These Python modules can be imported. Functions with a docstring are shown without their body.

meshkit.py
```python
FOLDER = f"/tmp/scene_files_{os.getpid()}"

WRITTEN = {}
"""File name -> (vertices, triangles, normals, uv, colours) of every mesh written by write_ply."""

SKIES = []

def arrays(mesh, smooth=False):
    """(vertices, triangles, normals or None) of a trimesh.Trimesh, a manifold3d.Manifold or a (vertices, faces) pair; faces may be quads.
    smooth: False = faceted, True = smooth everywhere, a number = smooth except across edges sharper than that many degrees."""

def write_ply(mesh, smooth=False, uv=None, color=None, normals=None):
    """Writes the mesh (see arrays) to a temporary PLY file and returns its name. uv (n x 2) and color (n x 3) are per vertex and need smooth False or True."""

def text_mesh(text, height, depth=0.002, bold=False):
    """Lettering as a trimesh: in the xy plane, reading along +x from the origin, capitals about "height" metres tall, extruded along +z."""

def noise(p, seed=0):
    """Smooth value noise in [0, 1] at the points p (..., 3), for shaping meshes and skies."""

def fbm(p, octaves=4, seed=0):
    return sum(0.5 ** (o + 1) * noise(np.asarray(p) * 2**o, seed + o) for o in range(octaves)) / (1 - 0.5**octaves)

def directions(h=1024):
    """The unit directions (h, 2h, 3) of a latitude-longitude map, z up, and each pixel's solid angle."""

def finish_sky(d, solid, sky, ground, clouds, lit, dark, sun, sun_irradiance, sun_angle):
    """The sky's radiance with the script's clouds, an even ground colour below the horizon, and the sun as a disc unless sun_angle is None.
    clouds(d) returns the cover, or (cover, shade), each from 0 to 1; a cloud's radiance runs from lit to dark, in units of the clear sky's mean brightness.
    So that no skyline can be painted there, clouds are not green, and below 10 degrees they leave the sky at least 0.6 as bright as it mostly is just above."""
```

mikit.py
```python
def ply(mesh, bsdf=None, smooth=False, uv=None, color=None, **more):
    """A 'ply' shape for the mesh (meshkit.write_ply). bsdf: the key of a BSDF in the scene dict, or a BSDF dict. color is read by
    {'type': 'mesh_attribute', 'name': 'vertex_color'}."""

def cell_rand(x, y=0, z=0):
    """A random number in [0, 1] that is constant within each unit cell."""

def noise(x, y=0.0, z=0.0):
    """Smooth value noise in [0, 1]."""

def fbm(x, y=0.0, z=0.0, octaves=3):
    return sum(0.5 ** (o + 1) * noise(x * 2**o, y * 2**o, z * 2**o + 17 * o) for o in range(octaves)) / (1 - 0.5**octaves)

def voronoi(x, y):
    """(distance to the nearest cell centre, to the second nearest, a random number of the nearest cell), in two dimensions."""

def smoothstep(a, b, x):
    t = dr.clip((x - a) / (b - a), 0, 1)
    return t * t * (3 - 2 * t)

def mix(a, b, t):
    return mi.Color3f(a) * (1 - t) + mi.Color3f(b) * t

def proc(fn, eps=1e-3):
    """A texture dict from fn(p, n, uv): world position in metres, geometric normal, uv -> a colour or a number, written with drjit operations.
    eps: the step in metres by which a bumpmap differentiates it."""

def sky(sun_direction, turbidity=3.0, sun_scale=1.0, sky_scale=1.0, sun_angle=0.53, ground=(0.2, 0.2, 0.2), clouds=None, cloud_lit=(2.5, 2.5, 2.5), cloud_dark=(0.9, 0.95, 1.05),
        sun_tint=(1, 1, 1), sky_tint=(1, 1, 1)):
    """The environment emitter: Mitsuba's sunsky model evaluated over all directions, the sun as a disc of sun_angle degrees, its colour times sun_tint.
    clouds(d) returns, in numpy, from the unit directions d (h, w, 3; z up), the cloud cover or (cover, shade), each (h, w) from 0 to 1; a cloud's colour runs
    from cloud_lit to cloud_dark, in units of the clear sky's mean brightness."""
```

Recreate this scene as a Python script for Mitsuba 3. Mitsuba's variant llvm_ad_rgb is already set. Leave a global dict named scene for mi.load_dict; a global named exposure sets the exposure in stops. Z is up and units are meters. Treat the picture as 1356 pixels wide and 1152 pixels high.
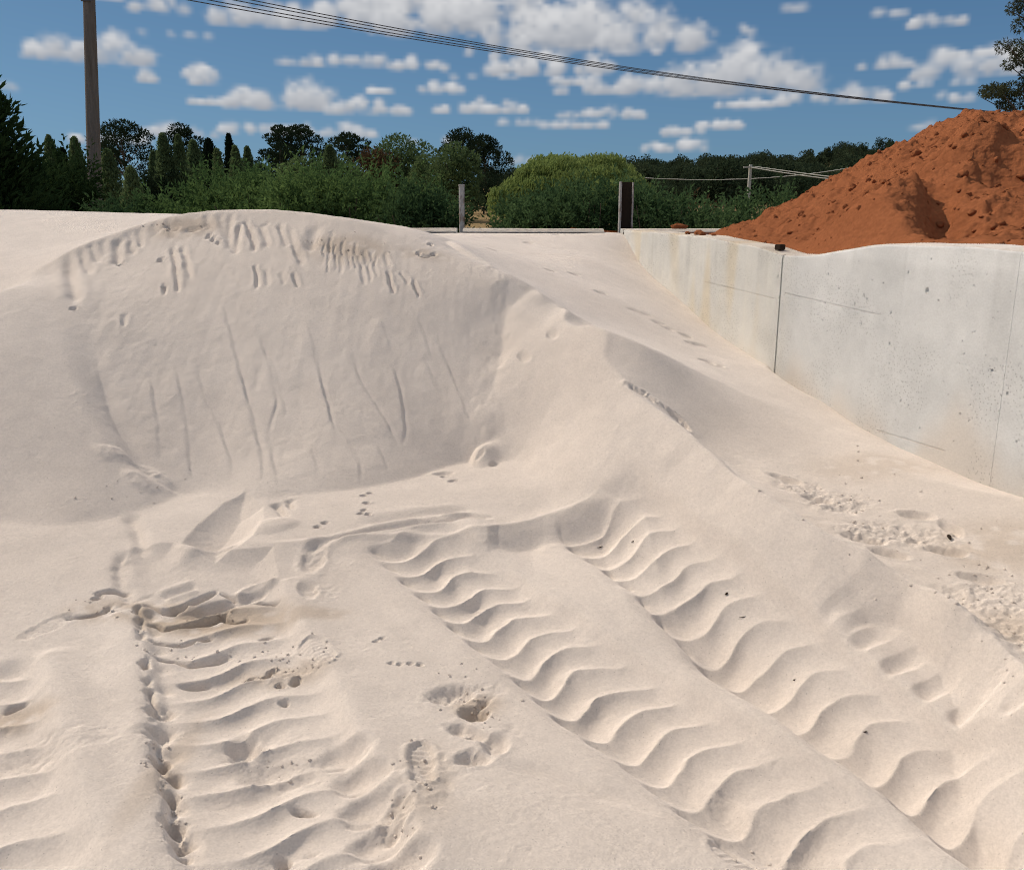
import math
import numpy as np
import trimesh
import drjit as dr
import mitsuba as mi
import mikit
import meshkit
import manifold3d as m3
from scipy.interpolate import RBFInterpolator, RegularGridInterpolator, Akima1DInterpolator
from scipy.ndimage import gaussian_filter, map_coordinates

T = mi.ScalarTransform4f
scene, labels = {}, {}

# ------------------------------------------------------------------ camera, sky, exposure
EYE, PITCH, FOV = 1.6, math.radians(13.9), 60.0
SP, CP = math.sin(PITCH), math.cos(PITCH)
scene['camera'] = dict(type='perspective', fov=FOV, fov_axis='x', near_clip=0.05, far_clip=6000.0,
                       to_world=T().look_at(origin=[0, 0, EYE], target=[0, CP, EYE - SP], up=[0, 0, 1]))
FPX = 678 / math.tan(math.radians(FOV / 2))
exposure = 1.1
SUN_AZ, SUN_EL = math.radians(68), math.radians(46)
SUN = (-math.sin(SUN_AZ) * math.cos(SUN_EL), math.cos(SUN_AZ) * math.cos(SUN_EL), math.sin(SUN_EL))

# cumulus: (azimuth, elevation of the base, half width, height) in degrees, strength
CLOUDS = []
for u, vb, hw, hh, st in [(160, 118, 66, 34, .9), (268, 136, 46, 28, .85), (250, 60, 30, 24, .7), (185, 52, 14, 10, .6), (40, 14, 60, 22, .8), (8, 56, 14, 18, .7),
                          (395, 160, 68, 40, 1.0), (370, 68, 58, 34, .8), (520, 66, 110, 52, 1.0), (530, 30, 46, 44, .9), (640, 72, 130, 60, 1.0), (680, 30, 36, 30, .9),
                          (800, 92, 110, 66, 1.0), (720, 84, 70, 50, 1.0), (560, 50, 90, 44, 1.0), (730, 118, 84, 30, .9), (640, 96, 60, 20, .5), (960, 142, 78, 66, 1.05), (800, 140, 64, 30, .8), (480, 110, 60, 20, .7), (560, 112, 34, 18, .7),
                          (592, 138, 28, 16, .75), (505, 164, 60, 24, .75), (645, 162, 62, 20, .8), (790, 168, 52, 17, .7), (1060, 158, 80, 26, .75), (1200, 40, 70, 60, .55),
                          (1195, 80, 28, 16, .6), (1260, 135, 70, 38, .85), (1140, 122, 30, 18, .6), (880, 208, 40, 18, .7), (690, 176, 34, 10, .5), (980, 30, 50, 30, .35), (1310, 15, 60, 30, .7),
                          (260, 196, 40, 22, .7), (360, 190, 50, 18, .6), (450, 192, 60, 20, .6), (590, 200, 50, 16, .5), (1300, 52, 60, 16, .5)]:
    el = math.degrees(math.atan((285 - vb) / FPX))
    CLOUDS.append((math.degrees(math.atan((u - 678) / FPX)), el, math.degrees(hw / FPX), math.degrees(hh / FPX), st))
_r = np.random.default_rng(5)
for k in range(70):          # wisps and fragments between them
    a = _r.uniform(-34, 34)
    e = _r.uniform(1.5, 15)
    CLOUDS.append((a, e, _r.uniform(.5, 2.2), _r.uniform(.3, .8), _r.uniform(.25, .62)))
for k in range(200):
    a = _r.uniform(34, 326)
    e = math.degrees(math.asin(_r.uniform(.02, .97)))
    if e > 20:
        a = _r.uniform(0, 360)
    s = 0.5 + min(e, 45) * 0.16
    CLOUDS.append((a, e, s * _r.uniform(1.2, 4.5), s * _r.uniform(.9, 2.0), _r.uniform(.6, 1.0)))


def clouds(d):
    az = np.degrees(np.arctan2(d[d.shape[0] // 2, :, 0], d[d.shape[0] // 2, :, 1]))
    el = np.degrees(np.arcsin(np.clip(d[:, 0, 2], -1, 1)))
    A, E = np.meshgrid(az, el)
    q = np.stack([A, E * 1.3, A * 0 + 3], -1)
    fine = meshkit.fbm(q * 1.5, 2, 21) - .5
    cover, shade = np.zeros(A.shape), np.full(A.shape, .5)
    r_ = np.random.default_rng(12)
    puffs = []
    for (ca, ce, w, h, st) in CLOUDS:
        n = int(np.clip(7 + 5 * w / h, 8, 26)) if st > .5 else 5
        for _ in range(n):
            x = r_.uniform(-1, 1)
            top = math.sqrt(max(0, 1 - x * x)) * r_.uniform(.35, 1.0)
            R = max(.32, h * r_.uniform(.28, .50) * (.65 + .5 * top))
            puffs.append((ca + x * w / max(.2, math.cos(math.radians(ce))), ce + R * .5 + max(0, (h * top - R)) * r_.uniform(.15, 1.0), R, ce, h, st))
    puffs.sort(key=lambda p: -p[1] + .6 * p[2])
    for (pa, pe, R, ce, h, st) in puffs:
        ri = np.nonzero(np.abs(el - pe) < R * 1.5)[0]
        if not len(ri):
            continue
        cs_ = max(.1, math.cos(math.radians(min(pe, 84))))
        da = (az - pa + 180) % 360 - 180
        ci = np.nonzero(np.abs(da) * cs_ < R * 1.7)[0]
        if not len(ci):
            continue
        dx, dy = (da[ci] * cs_ / R)[None, :] / 1.25, ((el[ri] - pe) / R)[:, None]
        ix_ = np.ix_(ri, ci)
        r = np.sqrt(dx * dx + dy * dy) + fine[ix_] * 1.05
        soft = np.clip((1.12 - r) / (1.0 if st > .75 else 1.15), 0, 1)
        c = soft * soft * (3 - 2 * soft) * np.clip((el[ri] - ce) / (.22 * R) + .9, 0, 1)[:, None] * min(1.0, .30 + st * .72)
        rel = np.clip((el[ri] - ce) / (h * 1.1), 0, 1)[:, None]
        s_ = np.clip(.46 - .40 * dy + .16 * dx - .42 * (rel - .35) + fine[ix_] * .5, 0, 1)
        shade[ix_] = shade[ix_] * (1 - c) + s_ * c
        cover[ix_] = 1 - (1 - cover[ix_]) * (1 - c)
    return cover * .95, shade


scene['sky'] = mikit.sky(SUN, turbidity=2.6, sky_scale=.84, clouds=clouds, cloud_lit=(4.8, 4.8, 4.85), cloud_dark=(1.95, 2.12, 2.45), sky_tint=(.64, .86, 1.0), sun_tint=(1, 1.03, 1.10), ground=(.3, .27, .23))

# ------------------------------------------------------------------ helpers
def P(u, v, z=0.0):
    """The point at height z seen at (u, v) of the 1356 x 1152 photograph."""
    x, y = (u - 678) / FPX, (v - 576) / FPX
    down, fwd = SP + CP * y, CP - SP * y
    t = (EYE - z) / down
    return np.array([x * t, fwd * t, z])


def PY(u, v, Y):
    """The point at distance Y ahead seen at (u, v)."""
    x, y = (u - 678) / FPX, (v - 576) / FPX
    t = Y / (CP - SP * y)
    return np.array([x * t, Y, EYE - (SP + CP * y) * t])


def ref(k):
    return {'type': 'ref', 'id': k}


def key_for(name):
    if name not in scene and name not in labels:
        return name
    k = 1
    while f'{name}_{k:03d}' in scene or f'{name}_{k:03d}' in labels:
        k += 1
    return f'{name}_{k:03d}'


def tag(key, label=None, cat=None, group=None, kind=None):
    e = {}
    for a, b in (('label', label), ('category', cat), ('group', group), ('kind', kind)):
        if b:
            e[a] = b
    labels[key] = e
    return key


def add(name, mesh, bsdf, parent=None, smooth=False, **kw):
    key = key_for(name if parent is None else parent + '__' + name)
    scene[key] = mikit.ply(mesh, bsdf, smooth=smooth, **kw)
    return key


def thing(name, label, cat, group=None):
    k = key_for(name)
    return tag(k, label, cat, group)


def smin(a, b, k):
    h = np.clip(.5 + .5 * (b - a) / k, 0, 1)
    return b * (1 - h) + a * h - k * h * (1 - h)


def smax(a, b, k):
    return -smin(-a, -b, k)


def sstep(a, b, x):
    t = np.clip((x - a) / (b - a), 0, 1)
    return t * t * (3 - 2 * t)


def rbf(pts, smoothing=0.0):
    pts = np.array(pts, float)
    return RBFInterpolator(pts[:, :2], pts[:, 2], kernel='thin_plate_spline', smoothing=smoothing, degree=1)


def dense(pl, step=.25):
    pl = np.array(pl, float)
    out = []
    for a, b in zip(pl[:-1], pl[1:]):
        n = max(1, int(np.linalg.norm(b - a) / step))
        out += [a + (b - a) * k / n for k in range(n)]
    return out + [pl[-1]]


def tube(points, radii, sides=8):
    p = np.array(points, float)
    r = np.broadcast_to(np.asarray(radii, float), (len(p),))
    t = np.gradient(p, axis=0)
    t /= np.linalg.norm(t, axis=1, keepdims=True) + 1e-12
    a = np.cross(t, np.where(np.abs(t[:, 2:]) < .9, [0, 0, 1.], [1., 0, 0]))
    a /= np.linalg.norm(a, axis=1, keepdims=True) + 1e-12
    b = np.cross(t, a)
    an = np.arange(sides) * 2 * np.pi / sides
    v = (p[:, None] + r[:, None, None] * (np.cos(an)[None, :, None] * a[:, None] + np.sin(an)[None, :, None] * b[:, None])).reshape(-1, 3)
    f = []
    for i in range(len(p) - 1):
        for j in range(sides):
            k = (j + 1) % sides
            f += [[i * sides + j, i * sides + k, (i + 1) * sides + k], [i * sides + j, (i + 1) * sides + k, (i + 1) * sides + j]]
    n = len(v)
    v = np.vstack([v, p[:1], p[-1:]])
    for j in range(sides):
        k = (j + 1) % sides
        f += [[n, k, j], [n + 1, (len(p) - 1) * sides + j, (len(p) - 1) * sides + k]]
    return v, np.array(f)


def merge(ms):
    vs, fs, n = [], [], 0
    for v, f in ms:
        vs.append(v)
        fs.append(np.asarray(f) + n)
        n += len(v)
    return np.vstack(vs), np.vstack(fs)


def rock(rng, r, sub=1):
    m = trimesh.creation.icosphere(subdivisions=sub, radius=1.0)
    v = m.vertices * (1 + .45 * (meshkit.noise(m.vertices * 1.7 + rng.uniform(0, 90, 3)) - .5)[:, None] * 1.6)
    v = v * rng.uniform(.65, 1.15, 3) * r
    a = rng.uniform(0, 6.28)
    c, s = math.cos(a), math.sin(a)
    return v @ np.array([[c, -s, 0], [s, c, 0], [0, 0, 1.]]), np.array(m.faces)


# ------------------------------------------------------------------ materials
N, FB, SS, MIX, PR = mikit.noise, mikit.fbm, mikit.smoothstep, mikit.mix, mikit.proc


def rgb(*c):
    return {'type': 'rgb', 'value': list(c)}


# damp, darker sand where fresh edges broke open: (x, y, radius along x, along y, strength)
DAMP = []


def sand_color(p, n, uv):
    a = FB(p.x * 1.3, p.y * 1.3, p.z * 1.3, 3)
    b = FB(p.x * 9, p.y * 9, p.z * 9 + 5, 3)
    g = N(p.x * 230, p.y * 230, p.z * 230)
    g2 = N(p.x * 90, p.y * 90, p.z * 90 + 7)
    c = MIX((.535, .482, .443), (.595, .545, .506), a)
    c = c * (.93 + .14 * b) * (.88 + .16 * g + .09 * g2)
    w = mi.Float(0)
    for (x, y, rx, ry, st) in DAMP:
        d = dr.square((p.x - x) / rx) + dr.square((p.y - y) / ry)
        w = dr.maximum(w, st * dr.exp(-d * d) * SS(.25, .6, FB(p.x * 14, p.y * 14, 3, 2) + .12))
    c = c * MIX((1, 1, 1), (.62, .55, .46), w)
    speck = SS(.992, .999, mikit.cell_rand(p.x * 260, p.y * 260, p.z * 260))
    return c * (1 - .22 * speck)


def sand_bump(p, n, uv):
    return FB(p.x * 150, p.y * 150, p.z * 150, 2) * .0022 + N(p.x * 40, p.y * 40, p.z * 40) * .0011


scene['mat_sand'] = {'type': 'bumpmap', 'arbitrary': PR(sand_bump, 2e-3), 'scale': 1.0, 'bsdf': {'type': 'twosided', 'bsdf': {'type': 'principled', 'base_color': PR(sand_color), 'roughness': .95, 'specular': .12}}}


def soil_color(p, n, uv):
    a = FB(p.x * 1.1, p.y * 1.1, p.z * 1.1, 3)
    b = FB(p.x * 7, p.y * 7, p.z * 7, 3)
    g = N(p.x * 60, p.y * 60, p.z * 60)
    c = MIX((.205, .076, .035), (.305, .117, .056), a * .5 + b * .5)
    return c * (.86 + .26 * g)


def soil_bump(p, n, uv):
    return FB(p.x * 26, p.y * 26, p.z * 26, 3) * .02


scene['mat_soil'] = {'type': 'bumpmap', 'arbitrary': PR(soil_bump, 4e-3), 'scale': 1.0, 'bsdf': {'type': 'twosided', 'bsdf': {'type': 'diffuse', 'reflectance': PR(soil_color)}}}


def concrete_color(p, n, uv):
    a = FB(p.x * 1.5, p.y * 1.5, p.z * 1.5, 4)
    b = FB(p.x * 9, p.y * 9, p.z * 9, 3)
    g = N(p.x * 140, p.y * 140, p.z * 140)
    streak = FB(p.y * 16, 3, p.z * 1.1, 3)
    c = MIX((.45, .465, .475), (.63, .645, .655), dr.clip(a * 1.1 + b * .45 - .28, 0, 1))
    # farther panels: washed with sand dust and rust run-off
    far = SS(6.4, 6.9, p.y)
    c = c * MIX((1, 1, 1), (1.03, 1.0, .935), far * (.55 + .45 * streak))
    rust = SS(.56, .75, FB(p.y * 2.6, 9, p.z * .5, 2)) * far
    c = c * MIX((1, 1, 1), (1.0, .93, .82), rust)
    drip = SS(.52, .72, FB(p.y * 7, 2, p.z * .35, 3)) * SS(.7, 1.35, p.z)
    c = c * (1 - .10 * drip)
    # pale laitance band along the top, damp grey low down
    band = SS(1.30, 1.36, p.z + .05 * (FB(p.x * 3, p.y * 3, 4, 2) - .5)) * (1 - far)
    c = c * (1 + .10 * band)
    dust = SS(.35, .0, p.z - .55 * FB(p.y * 2.2, 1, 2, 3) + .05)
    c = MIX(c, (.55, .47, .39), .45 * dust)
    top = SS(.6, .9, n.z)
    c = c * MIX((1, 1, 1), (.80, .70, .62), top * (.5 + .5 * b))
    c = c * (.9 + .12 * g + .06 * streak)
    pit = SS(.20, .10, mikit.voronoi(p.y * 36 + p.x * 9, p.z * 36)[0]) * SS(.55, .68, FB(p.y * 3, p.x, p.z * 3, 3) + .08)
    return c * (1 - .22 * pit)


def concrete_bump(p, n, uv):
    pit = SS(.22, .08, mikit.voronoi(p.y * 36 + p.x * 9, p.z * 36)[0]) * SS(.5, .62, FB(p.y * 3, p.x, p.z * 3, 3) + .08)
    return FB(p.x * 40, p.y * 40, p.z * 40, 3) * .0025 + FB(p.x * 4, p.y * 4, p.z * 4, 2) * .008 - pit * .004


scene['mat_concrete'] = {'type': 'bumpmap', 'arbitrary': PR(concrete_bump, 2e-3), 'scale': 1.0, 'bsdf': {'type': 'twosided', 'bsdf': {'type': 'principled', 'base_color': PR(concrete_color), 'roughness': .85, 'specular': .25}}}


def wood_color(p, n, uv):
    g = FB(p.x * 30, p.y * 30, p.z * 1.2, 3)
    k = FB(p.x * 90, p.y * 90, p.z * 3, 2)
    return MIX((.10, .085, .075), (.25, .22, .20), g * .7 + k * .3)


scene['mat_pole'] = {'type': 'twosided', 'bsdf': {'type': 'diffuse', 'reflectance': PR(wood_color)}}
scene['mat_bark'] = {'type': 'twosided', 'bsdf': {'type': 'diffuse', 'reflectance': rgb(.12, .095, .075)}}
scene['mat_dark_wood'] = {'type': 'twosided', 'bsdf': {'type': 'diffuse', 'reflectance': rgb(.035, .027, .022)}}
scene['mat_wire'] = {'type': 'twosided', 'bsdf': {'type': 'principled', 'base_color': rgb(.09, .09, .10), 'roughness': .6}}
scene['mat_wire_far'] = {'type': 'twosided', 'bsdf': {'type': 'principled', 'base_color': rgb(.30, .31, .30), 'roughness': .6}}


def steel_color(p, n, uv):
    r = FB(p.x * 25, p.y * 25, p.z * 9, 3)
    return MIX((.33, .33, .33), (.16, .12, .10), SS(.45, .7, r))


def rusty_color(p, n, uv):
    r = FB(p.x * 25, p.y * 25, p.z * 7, 3)
    return MIX((.10, .085, .075), (.26, .21, .17), SS(.5, .75, r))


scene['mat_steel'] = {'type': 'twosided', 'bsdf': {'type': 'principled', 'base_color': PR(steel_color), 'roughness': .55, 'metallic': .2}}
scene['mat_rusty'] = {'type': 'twosided', 'bsdf': {'type': 'principled', 'base_color': PR(rusty_color), 'roughness': .7, 'metallic': .1}}


def field_color(p, n, uv):
    a = FB(p.x * .05, p.y * .05, 2, 4)
    b = FB(p.x * .6, p.y * .6, 7, 3)
    dry = MIX((.20, .145, .075), (.30, .225, .13), a * .5 + b * .5)
    green = MIX((.055, .075, .025), (.10, .115, .045), b)
    hill = SS(170, 230, p.y)
    t = SS(.46, .6, FB(p.x * .004, p.y * .006, 5, 3))
    return MIX(dry, MIX(green, dry, t), hill)


scene['mat_field'] = {'type': 'twosided', 'bsdf': {'type': 'diffuse', 'reflectance': PR(field_color)}}
scene['mat_road'] = {'type': 'twosided', 'bsdf': {'type': 'diffuse', 'reflectance': rgb(.24, .235, .23)}}


def leaf_mat(name, lo, hi, scale, trans=.75, rough=.6):
    def fn(p, n, uv):
        t = FB(p.x * scale, p.y * scale, p.z * scale, 3)
        g = N(p.x * scale * 9, p.y * scale * 9, p.z * scale * 9)
        return MIX(lo, hi, dr.clip(t * 1.5 - .25, 0, 1)) * (.75 + .5 * g)
    scene[name] = {'type': 'principledthin', 'base_color': PR(fn), 'roughness': rough, 'diff_trans': trans, 'eta': 1.35}


leaf_mat('leaf_hedge', (.042, .092, .036), (.16, .25, .085), 1.5)
leaf_mat('leaf_hedge_dark', (.032, .070, .034), (.10, .165, .065), 1.2)
leaf_mat('leaf_cypress', (.018, .040, .016), (.040, .070, .026), .8, .4)
leaf_mat('leaf_pine', (.014, .026, .016), (.034, .052, .028), .3, .35)
leaf_mat('leaf_poplar', (.075, .125, .06), (.15, .205, .095), .25)
leaf_mat('leaf_willow', (.17, .235, .075), (.26, .33, .11), .35, .85)
leaf_mat('leaf_broad', (.07, .118, .055), (.135, .19, .08), .3)
leaf_mat('leaf_rust', (.075, .048, .028), (.115, .075, .040), .3)
leaf_mat('leaf_shrub', (.045, .090, .040), (.115, .190, .080), 1.2)
leaf_mat('leaf_gum', (.050, .062, .034), (.105, .115, .066), .8)
leaf_mat('leaf_forest', (.032, .052, .030), (.07, .092, .05), .02, .5)

# ------------------------------------------------------------------ the sand: height field over the bay
def wall_x(Y):
    return 2.975 - .142 * Y


gx = np.concatenate([[-12, -10, -8.5, -7.2, -6.2, -5.5, -5.0, -4.7, -4.5], np.arange(-4.4, -3.3, .03), np.arange(-3.3, 2.72, .0072)])
gy, s = [-4, -3, -2, -1, -.2, .4, .8, 1.1, 1.3, 1.42, 1.5], .0062
y = 1.55
while y < 11.32:
    gy.append(y)
    y += s if y < 4.7 else min(.042, s * (1 + (y - 4.7) * 1.6))
gy = np.array(gy)
GX, GY = np.meshgrid(gx, gy)

crest = [P(0, 385, 1.13), PY(50, 358, 6.35), PY(100, 328, 6.55), PY(150, 309, 6.75), PY(200, 293, 6.9), PY(240, 284, 6.95), PY(300, 278, 7.0), PY(360, 278, 7.0), PY(430, 284, 6.95), PY(480, 292, 6.9),
         PY(520, 301, 6.9), PY(560, 304, 7.0), P(600, 319, 1.40), P(640, 341, 1.28), P(655, 351, 1.25)]
base = [P(0, 692, .13), P(90, 693, .13), P(180, 674, .14), P(235, 656, .15), P(300, 652, .155), P(330, 660, .15), P(400, 656, .15), P(470, 648, .155), P(560, 628, .16), P(625, 612, .17)]
valley = [P(640, 572, .33), P(640, 540, .45), P(652, 505, .58), P(664, 470, .715), P(666, 420, .93), P(660, 380, 1.12)]
rcrest = [P(655, 351, 1.25), P(690, 370, 1.15), P(721, 390, 1.07), P(740, 404, 1.0), P(768, 432, .92), P(800, 470, .79), P(838, 518, .64), P(900, 560, .555), P(1000, 640, .44), P(1100, 705, .36), P(1250, 790, .29), P(1356, 875, .25)]
foot = [valley[4], valley[3], valley[2], P(645, 585, .28), P(660, 612, .19), P(700, 628, .20), P(740, 640, .225), P(800, 650, .255), P(890, 690, .215), P(1000, 770, .15), P(1130, 850, .08), P(1250, 905, .045)]

# slip face
A = dense(base, .3) + dense(crest, .3) + valley + [(-4.5, 4.05, .12), (-8, 3.8, .12), (-4.6, 5.95, 1.08), (-8, 5.7, 1.05)]
A += [(b[0], b[1] - 1.3, b[2] - .8) for b in base] + [(c[0], c[1] + 1.6, c[2] + .95) for c in crest] + [(c[0], c[1] + 4.6, c[2] + 2.7) for c in crest[::2]] + [(-8, 11, 4)]
A += [(.3, 5.5, .55), (.3, 6.3, 1.06), (1, 5.5, .5), (1, 6.5, 1.1), (2, 6, .8), (1, 8, 2.0), (2.5, 8, 2.0), (-8, 2.5, -.7), (-8, 7.5, 2.1), (0.2, 4.0, -.6), (1.5, 4, -.9)]
# left flank of the ridge
C = dense(rcrest, .3) + foot + [(1.78, 1.7, .20), (1.36, 1.6, .02)]
C += [tuple(f + (f - c) * .9) for c, f in zip(rcrest, foot)] + [tuple(c + (c - f) * .8) for c, f in zip(rcrest, foot)]
C += [(-2.5, 5.5, -1.4), (-2, 3, -1.2), (-.6, 5.0, -.12), (-.5, 5.4, .15), (-.8, 5.6, .05), (-.5, 6, .55), (-.7, 6.5, .8), (-.3, 5.05, .04), (-.3, 5.3, .2), (-.25, 5.6, .42), (-.24, 6, .72)]
# the plateau, the back of the bay and the trough beside the wall
edge = [P(752, 412, .985), P(768, 424, .965), P(810, 440, .905), P(850, 456, .84), P(900, 480, .71), P(945, 502, .585), P(1010, 532, .458)]
trough = [(1.07, 4.72, .40), (1.2, 4.3, .35), (1.45, 4.85, .345), (1.35, 3.9, .30), (1.75, 4.9, .31), (1.50, 3.55, .25), (1.72, 3.1, .21), (1.95, 2.6, .20), (2.05, 2.0, .19), (2.0, 4.4, .295)]
contact = [P(820, 306, 1.40), P(870, 370, .92), P(905, 408, .72), P(940, 440, .575), P(1015, 490, .435), P(1080, 535, .345), P(1165, 575, .285), P(1260, 618, .29), P(1356, 655, .30), (2.66, 2.2, .28), (2.75, 1.5, .27)]
back = [(x, 11.25, 1.385) for x in (1.3, .8, .3, -.2, -.7, -1.2)] + [(-2, 11.25, 1.45), (-3, 11.2, 1.56), (-4.5, 11.2, 1.62), (-7, 11.2, 1.66), (-10, 11.2, 1.65)]
mid = [P(720, 340, 1.19), P(780, 345, 1.15), P(700, 322, 1.29), P(640, 312, 1.37), P(800, 385, .97), P(840, 400, .88)]
plat = [PY(0, 300, 8.6), PY(100, 296, 8.2), PY(0, 277.5, 10.6), PY(100, 281, 10.8), PY(200, 283.5, 10.2), PY(150, 284.5, 9.4), PY(230, 284, 8.7), PY(110, 284, 8.8), PY(60, 281.5, 9.4), PY(60, 330, 7.2), PY(0, 345, 6.9), (-6, 6.6, 1.25), (-9, 6.4, 1.25), (-6.5, 8.6, 1.55)]
plat += [(-2.2, 8, 1.57), (-1.4, 8, 1.56), (-.8, 8, 1.46), (-2.2, 9.4, 1.5), (-1.2, 9.4, 1.45)]
B = dense(crest, .3) + dense(rcrest[:4], .2) + dense(edge, .2) + contact[:6] + back + mid + plat
D = dense(edge, .2) + dense(rcrest[3:], .2) + trough + contact[4:] + [(e[0] - .15, e[1] + 1.5, e[2] + .8) for e in edge] + [(c[0] - .9, c[1] - .5, c[2] + .5) for c in rcrest[4:]] + [(-1, 8, 3.2), (2.2, 9, 1.9), (-2, 5, 2.4)]
B += [(c[0], c[1] - 1.5, c[2] + .15) for c in crest[:-2]] + [(e[0] - .1, e[1] - 1.2, e[2] - .02) for e in edge]
B += [(1.3, 1.2, .9), (2.4, 2, .7), (-9, 4, 1.2), (0, 4.5, 1.1)]
# the floor
E = [(x, yy, 0.) for x in (-5, -3, -1.7, -.8, 0, .8) for yy in (0.5, 1.6, 2.3, 3.1)] + [(x, yy, 0.02) for x in (-9, 4) for yy in (-4, 0, 3)] + base + foot[4:] + [(-8, 4, .12), (-5, 4.1, .12)]
E += [P(60, 760, .06), P(250, 740, .08), P(430, 720, .10), P(600, 690, .13), P(720, 672, .14)] + [(b[0], b[1] + 1.2, .2) for b in base] + [(1.2, 4.6, .15), (2.3, 3, .05), (2.3, 5, .1), (0, 7, .2), (1, 7, .2), (-3, 9, .2), (2, 9, .1)]

cx, cy = np.arange(-12.2, 2.9, .035), np.arange(-4.2, 11.5, .035)
CXY = np.stack(np.meshgrid(cx, cy), -1).reshape(-1, 2)


def patch(pts, sm=0.0):
    z = rbf(pts, sm)(CXY).reshape(len(cy), len(cx))
    z = gaussian_filter(z, .8)
    return map_coordinates(z, [(GY - cy[0]) / .035, (GX - cx[0]) / .035], order=3, mode='nearest')


hA, hB, hC, hE = patch(A, 1e-4), patch(B, 1e-4), patch(C, 2e-3), patch(E, 1e-4)
hD = patch(D, 1e-4)
PXY = np.stack([GX, GY, GX * 0], -1)


def nz(scale, octaves=3, seed=0, stretch=(1, 1)):
    return meshkit.fbm(PXY * np.array([scale * stretch[0], scale * stretch[1], 1]), octaves, seed) - .5


warp = nz(2.2, 2, 5)
# an older, smoother mass stands proud at the left of the fresh slip face
line = np.array([P(100, 400, 1.02), P(112, 450, .84), P(125, 510, .65), P(150, 570, .44), P(190, 630, .24), P(232, 656, .15)])


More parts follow.
